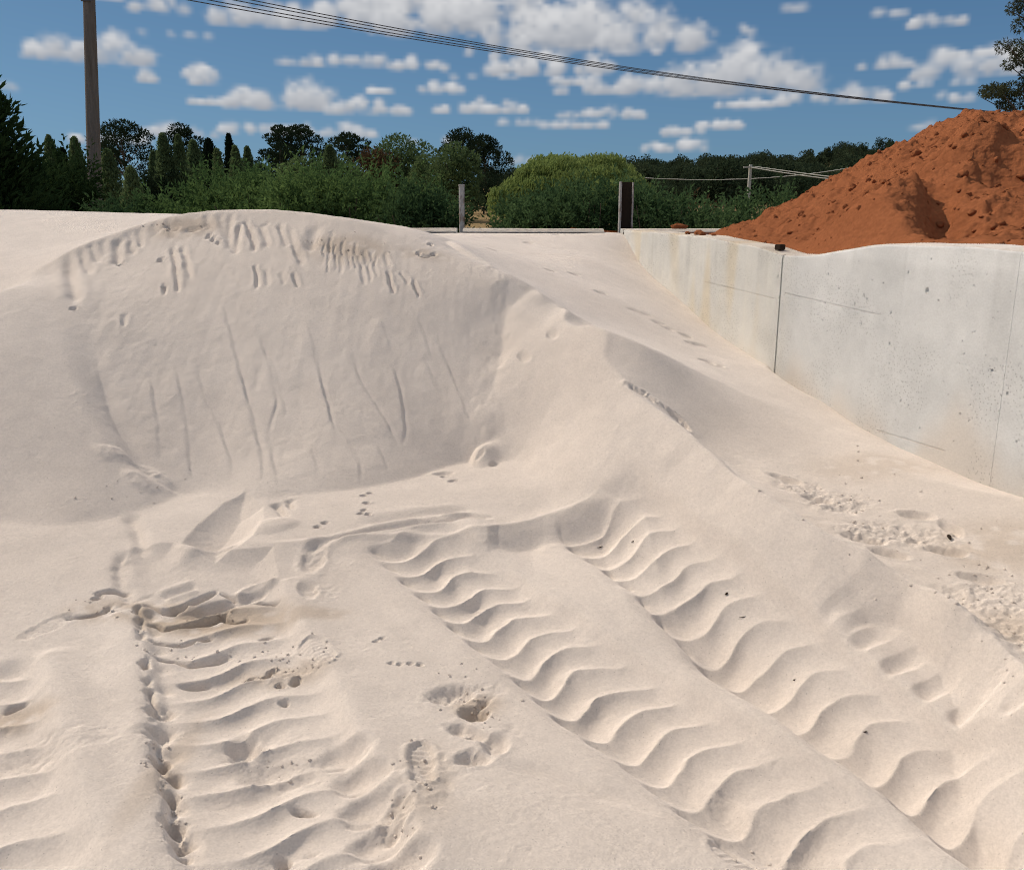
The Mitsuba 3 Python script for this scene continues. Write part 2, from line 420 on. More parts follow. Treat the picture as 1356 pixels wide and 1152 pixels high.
def seg_dist(px, py, pl):
    """Unsigned distance, signed side (left of travel positive) and arc length along the polyline."""
    best = np.full(px.shape, 1e9)
    side, arc = np.zeros(px.shape), np.zeros(px.shape)
    L = 0
    for a, b in zip(pl[:-1], pl[1:]):
        d = np.array(b[:2]) - a[:2]
        ln = np.linalg.norm(d) + 1e-9
        d = d / ln
        rx, ry = px - a[0], py - a[1]
        t = np.clip(rx * d[0] + ry * d[1], 0, ln)
        dist = np.hypot(rx - t * d[0], ry - t * d[1])
        m = dist < best
        best = np.where(m, dist, best)
        side = np.where(m, np.sign(-rx * d[1] + ry * d[0]), side)
        arc = np.where(m, L + t, arc)
        L += ln
    return best, side, arc


lx = np.interp(GY, line[::-1, 1], line[::-1, 0])
dl = GX - lx + warp * .10
fadeA = sstep(4.1, 4.8, GY) * sstep(5.7, 4.9, GY)
hA = hA + fadeA * (.06 * sstep(.10, -.16, dl) - .012 * np.exp(-((dl - .06) / .07) ** 2))
# broad hollows
cr_ = np.array([[-12, 5.5, 0], [-6, 5.8, 0]] + [list(c) for c in crest])
cr_ = cr_[np.argsort(cr_[:, 0])]
hA = hA + 2.0 * np.maximum(0, GY - np.interp(GX, cr_[:, 0], cr_[:, 1]) - .7)
hA = hA + .02 * nz(1.3, 2, 8)
hC = hC + .02 * nz(1.6, 2, 9)

hB = smin(hB, hD, .012)
front = smax(hA, hC, .012)
hill = smin(front, hB + .012 * nz(2.0, 3, 4), .016 + .09 * sstep(-1.3, -.7, GX) * sstep(6.3, 6.8, GY))
H = smax(hE + .012 * nz(2.5, 3, 2), hill, .012)
# bring the sand to its mark along the concrete wall
cz = np.array(sorted([(c[1], c[2]) for c in contact]))
want = np.interp(gy, cz[:, 0], cz[:, 1])
have = map_coordinates(H, [np.arange(len(gy)), np.interp(wall_x(gy), gx, np.arange(len(gx)))], order=1)
dz_ = np.where((gy > 1.5) & (gy < 10.8), want - have, 0)
dz_ = np.interp(gy, np.linspace(-4, 11.3, 80), gaussian_filter(np.interp(np.linspace(-4, 11.3, 80), gy, dz_), 1.2))
H = H + dz_[:, None] * np.exp(-(np.minimum(GX - wall_x(GY), 0) / .45) ** 2)
win_front = hill > hE
isA = win_front & (hA >= hC) & (front <= hB)
isC = win_front & (hC > hA) & (front <= hB)
isB = win_front & (front > hB)


def box_of(x0, x1, y0, y1):
    i0, i1 = np.searchsorted(gy, [y0, y1])
    j0, j1 = np.searchsorted(gx, [x0, x1])
    return slice(max(i0, 0), i1), slice(max(j0, 0), j1)


def near(pl, r):
    pl = np.atleast_2d(np.array(pl, float))
    return box_of(pl[:, 0].min() - r, pl[:, 0].max() + r, pl[:, 1].min() - r, pl[:, 1].max() + r)


FINE = nz(38, 3, 31)
MIDN = nz(13, 3, 32)
BIGN = nz(4.5, 3, 33)
CRUMB = nz(60, 2, 34)


def curve(pl):
    pl = np.array(pl, float)
    if len(pl) < 3:
        return pl
    t = np.concatenate([[0], np.cumsum(np.linalg.norm(np.diff(pl, axis=0), axis=1) + 1e-6)])
    return Akima1DInterpolator(t, pl)(np.unique(np.concatenate([np.linspace(0, t[-1], 5 * len(pl)), t])))


def groove(pl, w, depth, rim=.0, wob=.02, gap=0.0, taper=True):
    """A channel of half width w along a polyline of world points, broken where noise is below gap."""
    pl = curve(pl)
    s_ = near(pl, 4 * w + .1)
    if H[s_].size == 0:
        return
    px, py = GX[s_] + wob * MIDN[s_], GY[s_] + wob * MIDN[s_].T.mean() + wob * BIGN[s_]
    d, side, arc = seg_dist(px, py, pl)
    L = sum(np.linalg.norm(b[:2] - a[:2]) for a, b in zip(pl[:-1], pl[1:]))
    f = sstep(0, .18 * L, arc) * sstep(L, .82 * L, arc) if taper else sstep(-.001, .06, arc) * sstep(L + .001, L - .06, arc)
    if gap:
        f = f * sstep(gap - .1, gap + .06, MIDN[s_] + .5)
    ww = w * (.7 + .9 * (BIGN[s_] + .5))
    H[s_] += f * (-depth * np.exp(-(d / ww) ** 2) + rim * np.exp(-((d - 2 * ww) / ww) ** 2))


def lobe(pl, h, w, reach=.16, wob=.03):
    """Edge of a thin sheet that slid down: a small step to one side of the line, fading away from it."""
    pl = curve(pl)
    s_ = near(pl, reach * 3)
    d, side, arc = seg_dist(GX[s_] + wob * BIGN[s_] + .008 * MIDN[s_], GY[s_] + wob * BIGN[s_], pl)
    L = sum(np.linalg.norm(b[:2] - a[:2]) for a, b in zip(pl[:-1], pl[1:]))
    f = sstep(0, .25 * L, arc) * sstep(L, .8 * L, arc) * (.7 + .8 * BIGN[s_])
    x = d * side
    H[s_] += f * h * sstep(-w, w, -x) * np.exp(-np.abs(x) / reach)


def gpx(pts, w, depth, z=0.0, **kw):
    groove([P(u, v, z) for u, v in pts], w, depth, **kw)


def pit(c, rx, ry, ang, depth, rim=0.0, rough=0.0, power=2, jag=.6):
    c = np.array(c, float)
    r = max(rx, ry)
    s_ = near([c], 2.6 * r)
    ca, sa = math.cos(ang), math.sin(ang)
    dx, dy = GX[s_] - c[0] + .15 * r * MIDN[s_] * 2, GY[s_] - c[1] + .15 * r * BIGN[s_] * 2
    q = np.sqrt(((dx * ca + dy * sa) / rx) ** 2 + ((-dx * sa + dy * ca) / ry) ** 2)
    q = q * (1 + jag * (.5 * MIDN[s_] + .3 * FINE[s_]))
    H[s_] += -depth * np.exp(-q ** (2 * power) * .7) + .5 * rim * (1 + 2.5 * BIGN[s_]) * np.exp(-((q - 1.35) / .35) ** 2) + rough * CRUMB[s_] * np.exp(-(q / 1.3) ** 2)


def inside(px, py, pl):
    r = np.zeros(px.shape, bool)
    for a, b in zip(pl, np.roll(pl, -1, 0)):
        cond = (a[1] > py) != (b[1] > py)
        r ^= cond & (px < (b[0] - a[0]) * (py - a[1]) / (b[1] - a[1] + 1e-12) + a[0])
    return r


def hollow(pts, depth, slope, z=0.0, soft=.012):
    """A scooped pocket with plane sides: photograph points of its outline at height z."""
    pl = np.array([P(u, v, z) for u, v in pts])
    s_ = near(pl, .12)
    px, py = GX[s_] + .025 * BIGN[s_] + .008 * MIDN[s_], GY[s_] + .025 * BIGN[s_].T.mean() + .008 * MIDN[s_]
    d, _, _ = seg_dist(px, py, np.vstack([pl, pl[:1]]))
    d = np.where(inside(px, py, pl[:, :2]), d, -d)
    q_ = np.clip(d * slope / depth, 0, 1.6) / 1.6
    H[s_] -= depth * q_ * (2 - q_)


def rough(c, rx, ry, ang, amp, seed=0):
    c = np.array(c, float)
    s_ = near([c], 2.2 * max(rx, ry))
    ca, sa = math.cos(ang), math.sin(ang)
    dx, dy = GX[s_] - c[0], GY[s_] - c[1]
    q = np.sqrt(((dx * ca + dy * sa) / rx) ** 2 + ((-dx * sa + dy * ca) / ry) ** 2)
    e = sstep(1.15, .6, q + .5 * BIGN[s_])
    H[s_] += e * amp * (.6 * MIDN[s_] + .75 * FINE[s_] + .3 * np.maximum(CRUMB[s_], 0) - .15)


# --- bench in front of the pile: scraped edge, step down to the wheel tracks
edge_b = [P(u, v, z) for u, v, z in ((375, 722, .10), (480, 712, .115), (560, 704, .125), (645, 698, .145), (660, 690, .155), (720, 674, .185), (805, 655, .245), (835, 658, .25))]
s_ = box_of(-1.6, 1.1, 2.5, 5.2)
ex = np.array(edge_b)
ey = np.interp(GX[s_], ex[:, 0], ex[:, 1])
step_h = np.interp(GX[s_], [-1.35, -1.0, -.2, .1, .44, .54, .64], [0, .02, .04, .10, .115, .07, 0])
dd = GY[s_] - ey
H[s_] += step_h * (sstep(-.14, .012, dd) - 1) * sstep(-1.2, -.1, dd)
H[s_] += .015 * np.exp(-((dd - .02) / .025) ** 2) * sstep(-1.3, -.9, GX[s_]) * sstep(.6, .1, GX[s_])
# second scrape line behind the edge
gpx([(385, 723), (470, 706), (560, 693), (636, 682)], .018, .016, z=.12, rim=.007)
gpx([(470, 693), (540, 684), (600, 677), (630, 676)], .03, .015, z=.13, rim=.004)
pit(P(600, 688, .12), .16, .05, .06, .022, power=3)

# --- wheel tracks
def surf_hit(F, u, v):
    x, yv = (u - 678) / FPX, (v - 576) / FPX
    down, fwd = SP + CP * yv, CP - SP * yv
    t = np.arange(1.3, 12, .01)
    g = F(np.stack([np.clip(fwd * t, gy[0], gy[-1]), np.clip(x * t, gx[0], gx[-1])], -1))
    k = np.argmax(EYE - down * t < g)
    return np.array([x * t[k], fwd * t[k], g[k]])


SURF0 = RegularGridInterpolator((gy[::2], gx[::2]), H[::2, ::2])
TH = lambda u, v: surf_hit(SURF0, u, v)


def track(far, near_, width, pitch, amp, shape, sink=.02, berm=(.02, .02), phase=0.0, start=.12, prof=.46, off=0.0, bumps=0.0, edge_l=.05, edge_r=.06, seed=0, irregular=.03, deepen=0.0):
    far, near_ = np.array(far[:2]), np.array(near_[:2])
    L = np.linalg.norm(near_ - far)
    d = (near_ - far) / L
    c_ = np.array([-d[1], d[0]])                     # to the right when looking away from the camera
    if c_[0] < 0:
        c_ = -c_
    cs = np.array([far, near_, far + c_ * width, near_ + c_ * width])
    s_ = near(cs, .35)
    rx, ry = GX[s_] - far[0], GY[s_] - far[1]
    a = rx * d[0] + ry * d[1] + .05 * BIGN[s_]
    c = rx * c_[0] + ry * c_[1] + .045 * BIGN[s_]
    t = c / width
    sh = np.interp(t, np.linspace(0, 1, len(shape)), gaussian_filter(np.array(shape, float), .3))
    # smooth the cross shape
    tt = np.linspace(-.1, 1.1, 61)
    ss = gaussian_filter(np.interp(tt, np.linspace(0, 1, len(shape)), shape), 3.0)
    sh = np.interp(t, tt, ss)
    ph = (a + sh + irregular * nzs(s_, seed)) / pitch + phase
    fr = ph - np.floor(ph)
    k = np.floor(ph)
    vary = .75 + .5 * np.mod(np.sin(k * 12.9898 + seed) * 43758.5453, 1)
    h = np.where(fr < prof, -(1 - (1 - fr / prof) ** 2), -1 + np.clip((fr - prof) / (1 - prof), 0, 1) ** 2.0)
    soft = .10
    across = sstep(-.02, edge_l / width, t) * sstep(1.03, 1 - edge_r / width, t)
    across = across * (.50 + .62 * np.exp(-((t - .46) / .24) ** 2) + .25 * BIGN[s_])
    along = sstep(-start, start, a) * sstep(L + .3, L, a)
    body = (sstep(-.14, .24, t) if deepen else sstep(-.06, .05, t)) * sstep(1.10, .96, t)
    sk = sink * (1 - deepen * .6 + deepen * 1.1 * np.clip(a / L, 0, 1.1))
    scal = np.exp(-((t - .05) / .05) ** 2) * np.exp(-((fr - .30) / .20) ** 2)
    H[s_] += along * (amp * vary * (h * across - .55 * scal) - sk * body)
    if deepen:
        H[s_] -= along * .035 * np.exp(-((c - .10) / .10) ** 2) * sstep(.15 * L, .7 * L, a)
    bl = np.exp(-((c + .07) / .07) ** 2)
    br = np.exp(-((c - width - .07) / .08) ** 2)
    H[s_] += along * (berm[0] * bl + berm[1] * br)
    if bumps:
        # shoulder lugs: a row of separate hollows beyond the outer edge
        xx = c - width - .07
        b = np.where(xx < 0, np.exp(-(xx / .035) ** 2), np.exp(-(xx / .12) ** 1.5)) * np.clip(np.sin((a / pitch + phase + .28) * 2 * np.pi), -.25, 1)
        H[s_] += -along * bumps * b * sstep(1.05, 1.5, a)


def nzs(s_, seed):
    return (BIGN[s_] if seed % 2 else np.roll(BIGN, 37, 1)[s_])


S_ = [0, -.028, -.034, -.012, .012, .022, .018, -.02, -.038]
track(TH(485, 722), TH(1010, 1150), .45, .150, .033, S_, sink=.022, berm=(.010, .022), phase=.1, seed=1, deepen=.5)
track(TH(738, 706), TH(1255, 1125), .44, .153, .034, [0, .0, -.012, -.016, .006, .026, .03, .0, -.03], sink=.05, berm=(.022, .004), phase=.35, seed=3, bumps=.024, edge_l=.02, deepen=.8)
track(TH(188, 806), P(250, 1190, 0), .53, .147, .028, [.0, -.02, -.03, -.03, -.015, .012, .03, .012, -.01, -.02], sink=.028, berm=(.016, .014), phase=.15, seed=2, irregular=.02, edge_l=.14, start=.02, prof=.34)
track(np.array([-2.22, 2.73]), np.array([-1.34, 1.39]), .5, .164, .036, [0, -.02, -.03, -.02, .01, .03, .034, .01, -.02], sink=.02, berm=(.01, .026), phase=.3, seed=5, start=.06)
# continuing prints of the left track's outer edge
for (u, v) in ((455, 990), (480, 1025), (490, 1062), (505, 1105), (530, 1140)):
    pit(P(u, v), .075, .05, .35, .032, rim=.008)

# --- steep left rut of the left track, crumbled
rut = [(184, 806), (186, 835), (190, 870), (195, 905), (203, 940), (207, 975), (215, 1005), (222, 1035), (230, 1070), (238, 1110), (246, 1150)]
gpx(rut, .014, .032, wob=.04, gap=.48, taper=False)
gpx(rut[3:], .034, .010, wob=.06, taper=False)
for u, v, r, dp in ((208, 935, .05, .03), (207, 965, .055, .03), (213, 1000, .03, .06), (224, 1018, .028, .05), (228, 1085, .035, .055), (236, 1108, .03, .045), (190, 880, .02, .03), (226, 1045, .025, .03)):
    pit(P(u, v), r * .8, r * .7, 0, dp * .8, rough=.03)
# cracks where damp sand sheared between the lugs
for pl, w, dp in (([(125, 805), (140, 800), (158, 798), (177, 795)], .016, .06), ([(186, 808), (205, 812), (225, 812), (250, 803), (286, 789)], .008, .03), ([(250, 805), (268, 799), (288, 788)], .014, .05),
                  ([(288, 790), (305, 796), (322, 798)], .007, .03), ([(328, 799), (345, 802), (372, 804)], .011, .045), ([(190, 832), (205, 829), (220, 832), (245, 827), (272, 822), (302, 812)], .008, .032),
                  ([(272, 822), (290, 815), (306, 811)], .014, .05), ([(290, 812), (308, 822), (320, 822), (324, 815)], .007, .03), ([(190, 850), (215, 852), (235, 852), (262, 843), (285, 838)], .008, .032),
                  ([(262, 846), (275, 841), (288, 837)], .012, .04), ([(196, 871), (225, 872), (250, 873), (280, 866), (310, 858)], .008, .03), ([(340, 843), (352, 840), (368, 838)], .010, .04),
                  ([(232, 897), (255, 898), (285, 892)], .009, .03), ([(0, 938), (18, 931), (44, 926)], .015, .05), ([(0, 962), (22, 955)], .008, .03), ([(380, 1060), (400, 1066), (430, 1070)], .010, .035),
                  ([(400, 1115), (418, 1119), (428, 1118)], .011, .035), ([(80, 826), (110, 827), (135, 823), (148, 812)], .006, .018)):
    gpx(pl, max(.0085, w * .72), max(.038, dp * 1.3), z=-.015, wob=.03, taper=False)
for u, v, r, dp in ((359, 872, .022, .045), (350, 880, .016, .035), (330, 882, .02, .03), (370, 892, .022, .025), (390, 888, .026, .025), (375, 915, .02, .025), (375, 1122, .028, .04), (130, 802, .02, .04)):
    pit(P(u, v), r * .8, r * .6, u * .1, dp * .8, rough=.04, jag=1.3, rim=.006)
# where the wheel first bit: hollow with a curved left wall
hollow([(160, 750), (178, 734), (235, 731), (250, 742), (300, 740), (362, 736), (366, 762), (350, 776), (310, 788), (262, 800), (182, 796), (166, 775)], .045, .55, .05)
gpx([(163, 738), (161, 760), (168, 782), (178, 795)], .03, .03, z=.05, wob=.03)
gpx([(212, 782), (235, 776), (262, 770)], .02, .012, z=.04, rim=.01)
gpx([(313, 790), (325, 776), (345, 772), (372, 775)], .02, -.015, z=.03)
# triangular gouge of a bucket tooth
hollow([(241, 722), (262, 700), (298, 677), (328, 667), (352, 680), (346, 704), (318, 722), (285, 733)], .075, .62, .10)
pit(P(365, 694, .13), .10, .07, .5, -.02, jag=.2)
gpx([(244, 720), (262, 728), (285, 724), (320, 716)], .02, -.02, z=.09)
gpx([(172, 684), (182, 702), (191, 722)], .028, .026, z=.12)
gpx([(364, 664), (372, 672), (377, 680)], .02, .03, z=.15)
gpx([(383, 660), (388, 672)], .014, .022, z=.15)
# paw prints and small crumbs on the bench
for u, v in ((420, 692), (430, 688), (482, 660), (490, 657), (482, 676), (487, 681), (478, 680), (485, 668)):
    pit(P(u, v, .14), .016, .014, 0, .022, rim=.006, rough=.01)
for u, v in ((636, 616), (654, 619), (590, 628), (600, 633)):
    pit(P(u, v, .17), .025, .016, .4, .02, rim=.006)
pit(P(588, 627, .16), .055, .03, .2, .018, rim=.008)

# --- boot prints: a sole with bars, a heel
def boot(u, v, ang, ln=.29, w=.10, depth=.014, z=0.0, rim=.007):
    c = P(u, v, z)
    s_ = near([c], ln)
    ca, sa = math.cos(ang), math.sin(ang)
    dx, dy = GX[s_] - c[0], GY[s_] - c[1]
    a, b = dx * ca + dy * sa, -dx * sa + dy * ca
    half = w / 2 * (1 - .22 * np.exp(-((a + .04) / .04) ** 2)) * np.sqrt(np.clip(1 - (a / (ln / 2)) ** 4, 0, 1))
    ins = half - np.abs(b)
    body = sstep(-.004, .010, ins) * (np.abs(a) < ln / 2)
    bars = .28 * (np.sin(a * 2 * np.pi / .026 + 18 * b * np.sign(b)) > .2)
    H[s_] += -depth * body * (1 - bars) + rim * np.exp(-((ins + .012) / .010) ** 2) * (np.abs(a) < ln / 2 + .02)


boot(62, 833, 1.0, .22, .09, .006, rim=.0015)
rough(P(62, 833), .13, .07, 1.0, .010)
boot(420, 860, 2.2, .22, .10, .008)
pit(P(416, 742, .06), .05, .10, .1, .02, rim=.012, rough=.01)
pit(P(408, 785, .02), .035, .07, .35, .015, rim=.008)
rough(P(425, 785, .02), .09, .1, 0, .014)
boot(558, 1010, 1.7, .24, .08, .013)
boot(965, 1045, 1.9, .13, .09, .004, rim=.002)
boot(985, 1140, 2.1, .22, .10, .010, rim=.004)
BOOT_CREST = 1
rough(P(1335, 885, .22), .13, .16, 0, .016)
gpx([(150, 815), (205, 790)], .01, .006)
# the deep trampled holes in the middle
pit(P(596, 915), .07, .045, .5, .035, rim=.008, rough=.02)
pit(P(627, 940), .035, .04, .9, .06, rim=.01, rough=.03)
gpx([(630, 935), (640, 925), (652, 914)], .014, .04, wob=.01, taper=False)
pit(P(620, 966), .07, .03, -.5, .03, rim=.01, rough=.03)
pit(P(656, 982), .035, .045, 0, .035, rim=.008)
pit(P(627, 1002), .05, .035, .2, .03, rim=.01, rough=.03)
pit(P(525, 1075), .035, .06, -.25, .032, rim=.01, rough=.025)
gpx([(665, 1008), (720, 1020), (800, 1045), (840, 1058), (900, 1085)], .03, .016, wob=.05)
rough(P(560, 1040), .10, .22, -.15, .022)
rough(P(625, 915), .12, .06, .2, .024)
rough(P(670, 965), .05, .04, 0, .016)
rough(P(345, 975), .16, .09, .2, .012)
rough(P(370, 880), .14, .06, .2, .022)
rough(P(60, 985), .25, .10, .2, .016)
for u, v in ((518, 876), (530, 877), (543, 876), (556, 877), (498, 848), (506, 845)):
    pit(P(u, v), .011, .011, 0, .012, rim=.004)
pit(P(322, 975), .045, .07, .3, .035, rim=.01, power=2)
pit(P(375, 1010), .10, .06, .1, .026, rim=.01, rough=.01)
# step in the flank of the ridge
s_ = box_of(.3, 2.3, 1.6, 4.3)
st = np.array([P(1060, 730, .16), P(1090, 750, .15), P(1115, 775, .14), P(1135, 805, .11), P(1180, 840, .09), P(1220, 866, .08)])
d_, sd_, ar_ = seg_dist(GX[s_] + .03 * BIGN[s_], GY[s_], st)
q_ = (GX[s_] + .03 * BIGN[s_] - np.interp(GY[s_], st[::-1, 1], st[::-1, 0])) * .8
H[s_] += .028 * sstep(-.05, .03, q_) * np.exp(-(np.maximum(q_, d_) / .22) ** 2) * sstep(0, .3, ar_)
groove([c + [.17, .05, 0] for c in rcrest[6:]] + [np.array([1.82, 1.9, .2])], .15, .055, wob=.03)
# loose trampled sand in the trough by the wall
for u, v, rx, ry, amp, z in ((1060, 630, .14, .10, .035, .33), (1110, 650, .2, .13, .04, .31), (1175, 690, .22, .14, .04, .28), (1240, 700, .16, .11, .03, .27), (1310, 775, .24, .16, .035, .24), (1345, 830, .2, .14, .03, .22)):
    rough(P(u, v, z), rx, ry, .3, amp)
for u, v, z in ((1040, 620, .34), (1085, 645, .32), (1150, 695, .29), (1180, 715, .27), (1215, 670, .29), (1255, 715, .26), (1300, 748, .25)):
    pit(P(u, v, z), .07, .035, -.5, .032, rim=.012)
pit(P(1262, 690, .27), .03, .06, .2, .03, rim=.008)
# line of prints crossing the back of the bay
for u, v, z in ((718, 320, 1.28), (700, 330, 1.22), (738, 322, 1.27), (652, 344, 1.2), (760, 372, 1.02), (728, 370, 1.05), (795, 395, .92), (840, 410, .85), (855, 418, .8), (872, 424, .78), (884, 432, .74), (908, 446, .66), (916, 458, .62), (928, 460, .6), (935, 488, .53), (948, 495, .5)):
    pit(P(u, v, z), .055, .035, .3, .018, rim=.008)
rough(P(718, 326, 1.25), .3, .2, .4, .008)
for u, v, z in ((694, 436, .9), (732, 420, .97), (748, 410, .98)):
    pit(P(u, v, z), .05, .022, -.9, .022, rim=.008, rough=.01)

# --- slip face: runnels, flutes below the crest, slump cracks
SF = lambda u, v: PS(u, v)


def PS(u, v):
    """Where the sight line meets the slip face (marching over the height field)."""
    x, yv = (u - 678) / FPX, (v - 576) / FPX
    down, fwd = SP + CP * yv, CP - SP * yv
    t = np.arange(3.5, 12, .02)
    g = SURF(np.stack([np.clip(fwd * t, gy[0], gy[-1]), np.clip(x * t, gx[0], gx[-1])], -1))
    k = np.argmax(EYE - down * t < g)
    return np.array([x * t[k], fwd * t[k], g[k]])


SURF = RegularGridInterpolator((gy[::2], gx[::2]), H[::2, ::2])
for bu, bv, ba in ((850, 522, 2.55), (893, 552, 2.5)):
    bc = PS(bu, bv)
    rough(bc, .12, .05, ba, .035)
    pit(bc, .09, .035, ba, .018, rim=.012, rough=.02)
for pl, w, dp in (([(290, 395), (300, 420), (312, 470), (322, 510), (336, 560), (346, 600), (345, 650)], .020, .020), ([(262, 480), (270, 520), (292, 570), (305, 610), (303, 645)], .018, .013),
                  ([(404, 420), (416, 460), (424, 500), (436, 540), (446, 585)], .018, .018), ([(340, 430), (356, 480), (366, 530), (356, 580), (366, 625), (372, 650)], .020, .014), ([(355, 460), (372, 520), (380, 555)], .014, .010),
                  ([(230, 480), (244, 540), (250, 600), (258, 645)], .018, .012), ([(200, 500), (208, 560), (212, 615)], .018, .013), ([(470, 470), (480, 510), (505, 550), (528, 595)], .022, .014),
                  ([(518, 480), (530, 520), (536, 560), (532, 595)], .020, .018), ([(505, 420), (520, 470)], .016, .012), ([(560, 470), (590, 530), (625, 575)], .02, .014), ([(578, 440), (600, 500), (632, 550)], .02, .012),
                  ([(440, 560), (470, 600), (478, 640)], .02, .010), ([(500, 590), (515, 625)], .02, .010), ([(410, 590), (425, 630)], .02, .009), ([(160, 420), (162, 450)], .02, .012), ([(128, 470), (150, 560), (190, 625)], .02, .012),
                  ([(540, 400), (560, 440), (572, 480)], .02, .010), ([(590, 470), (610, 530), (640, 590)], .014, .010)):
    lobe([PS(u, v) for u, v in pl], dp * .8, .010)
    groove([PS(u, v) for u, v in pl], w * .55, dp * .35, wob=.02)
# flutes running down from the crest
for pl, w, dp in (([(90, 335), (95, 370), (102, 408)], .04, .05), ([(105, 330), (118, 365)], .035, .03), ([(120, 322), (130, 350)], .03, .03), ([(135, 318), (143, 340)], .03, .025), ([(160, 312), (156, 335), (156, 352)], .028, .05),
                  ([(170, 305), (178, 340)], .028, .035), ([(182, 302), (188, 330)], .028, .03), ([(205, 294), (210, 312)], .03, .025), ([(220, 290), (232, 318)], .03, .02), ([(228, 322), (234, 360), (236, 395)], .018, .04),
                  ([(242, 325), (252, 372)], .02, .03), ([(272, 284), (278, 305)], .03, .03), ([(290, 283), (300, 320)], .03, .03), ([(303, 284), (306, 335)], .032, .05), ([(318, 296), (312, 338)], .026, .05), ([(322, 292), (335, 318), (337, 335)], .022, .045),
                  ([(345, 300), (356, 330)], .026, .03), ([(368, 296), (382, 330)], .026, .04), ([(380, 300), (396, 340), (402, 356)], .022, .04), ([(416, 300), (412, 335)], .04, .035), ([(338, 352), (342, 385)], .018, .035),
                  ([(352, 356), (356, 380)], .018, .02), ([(372, 360), (378, 378)], .018, .02), ([(388, 360), (396, 383)], .014, .035), ([(512, 360), (522, 390)], .014, .04), ([(530, 360), (542, 378)], .016, .025), ([(546, 372), (557, 396)], .014, .04),
                  ([(508, 335), (516, 360)], .02, .02), ([(478, 350), (482, 380)], .015, .02), ([(165, 415), (164, 435)], .016, .02), ([(218, 375), (219, 392)], .012, .025)):
    groove([PS(u, v) for u, v in pl], w * .75, dp * .58, rim=dp * .2, wob=.02)
for k, (u, v) in enumerate(((425, 312), (430, 322), (434, 336), (440, 312), (444, 326), (450, 340), (456, 318), (462, 330), (470, 322), (478, 336), (484, 330), (488, 345), (494, 334), (446, 338), (436, 325), (498, 340), (470, 340))):
    a = PS(u, v)
    groove([a, a + [.01 * (k % 3), -.09, 0], a + [.04, -.15 - .03 * (k % 4), 0]], .009, .009, rim=.003, wob=.03, taper=True)
for pl in ([(214, 302), (222, 300), (232, 301), (238, 305)], [(238, 306), (255, 306), (275, 304)], [(336, 298), (350, 299), (358, 297)], [(438, 308), (446, 312)], [(552, 338), (562, 342), (576, 340)]):
    groove([PS(u, v) for u, v in pl], .012, .035, wob=.04, taper=False)
for u, v in ((277, 315), (282, 318), (290, 322), (218, 385), (213, 345), (570, 325), (575, 338), (555, 338), (160, 350), (98, 410)):
    pit(PS(u, v), .02, .018, 0, .03, rim=.008, rough=.02)
# broad ripples on the fresh face, tongues at its foot, crumbly seam at the left
mA = (isA * 1.0)
mA = gaussian_filter(mA, 6)
lat = nz(1, 3, 51, (9.0, 1.4))
H -= mA * (.0016 * FINE + .001 * MIDN)
mA = mA * sstep(.17, .36, H)
H += mA * (.013 * lat + .006 * nz(7, 3, 52) + .004 * nz(24, 2, 53, (1, 1.5))) * sstep(.25, -.1, -dl + .1)
H += mA * .003 * nz(20, 2, 57)
mC = gaussian_filter(isC * 1.0, 6)
ux = GX * .8 - GY * .6
H += mC * (.008 * nz(10, 2, 54) + .012 * (meshkit.fbm(np.stack([ux * 8, (GX * .6 + GY * .8) * 1.6, ux * 0], -1), 3, 55) - .5))
for u, v, r in ((180, 640, .06), (215, 640, .05), (200, 628, .05), (160, 605, .05), (140, 600, .05)):
    c = PS(u, v)
    pit(c, r * 1.2, r * .7, -.3, -.018)
    rough(c, r * 1.6, r, -.3, .012)
vl = np.array(valley + [P(655, 351, 1.25)])
vd, _, _ = seg_dist(GX, GY, vl)
H += .018 * np.exp(-(vd / .10) ** 2) * np.clip(MIDN * 2 + BIGN, -.6, .6) * (GY > 5)
# overall undulation, clumps and grains
H += .016 * nz(1.6, 3, 41) * sstep(6, 3, GY) + .004 * nz(6, 3, 42) + .0016 * FINE + .0012 * nz(85, 2, 44)
band = gaussian_filter((np.abs(nz(.9, 2, 61)) < .05) * 1.0, 3)
H += .006 * np.maximum(CRUMB, 0) * sstep(.05, .2, BIGN + .0)

for u, v, rx, ry, st in ((270, 815, .42, .13, .75), (160, 815, .22, .10, .5), (400, 815, .2, .06, .5), (20, 940, .14, .08, .6), (220, 1010, .05, .35, .35), (630, 930, .09, .08, .55), (1150, 690, .35, .22, .30), (1320, 790, .3, .25, .38), (1345, 890, .14, .14, .4), (370, 880, .2, .08, .45), (560, 1050, .1, .22, .25)):
    c = P(u, v)
    DAMP.append((float(c[0]), float(c[1]), rx, ry, st))
for u, v, rx, ry, st in ((245, 304, .28, .12, .5), (460, 328, .30, .16, .5), (560, 340, .2, .1, .35)):
    c = PS(u, v)
    DAMP.append((float(c[0]), float(c[1]), rx, ry, st))

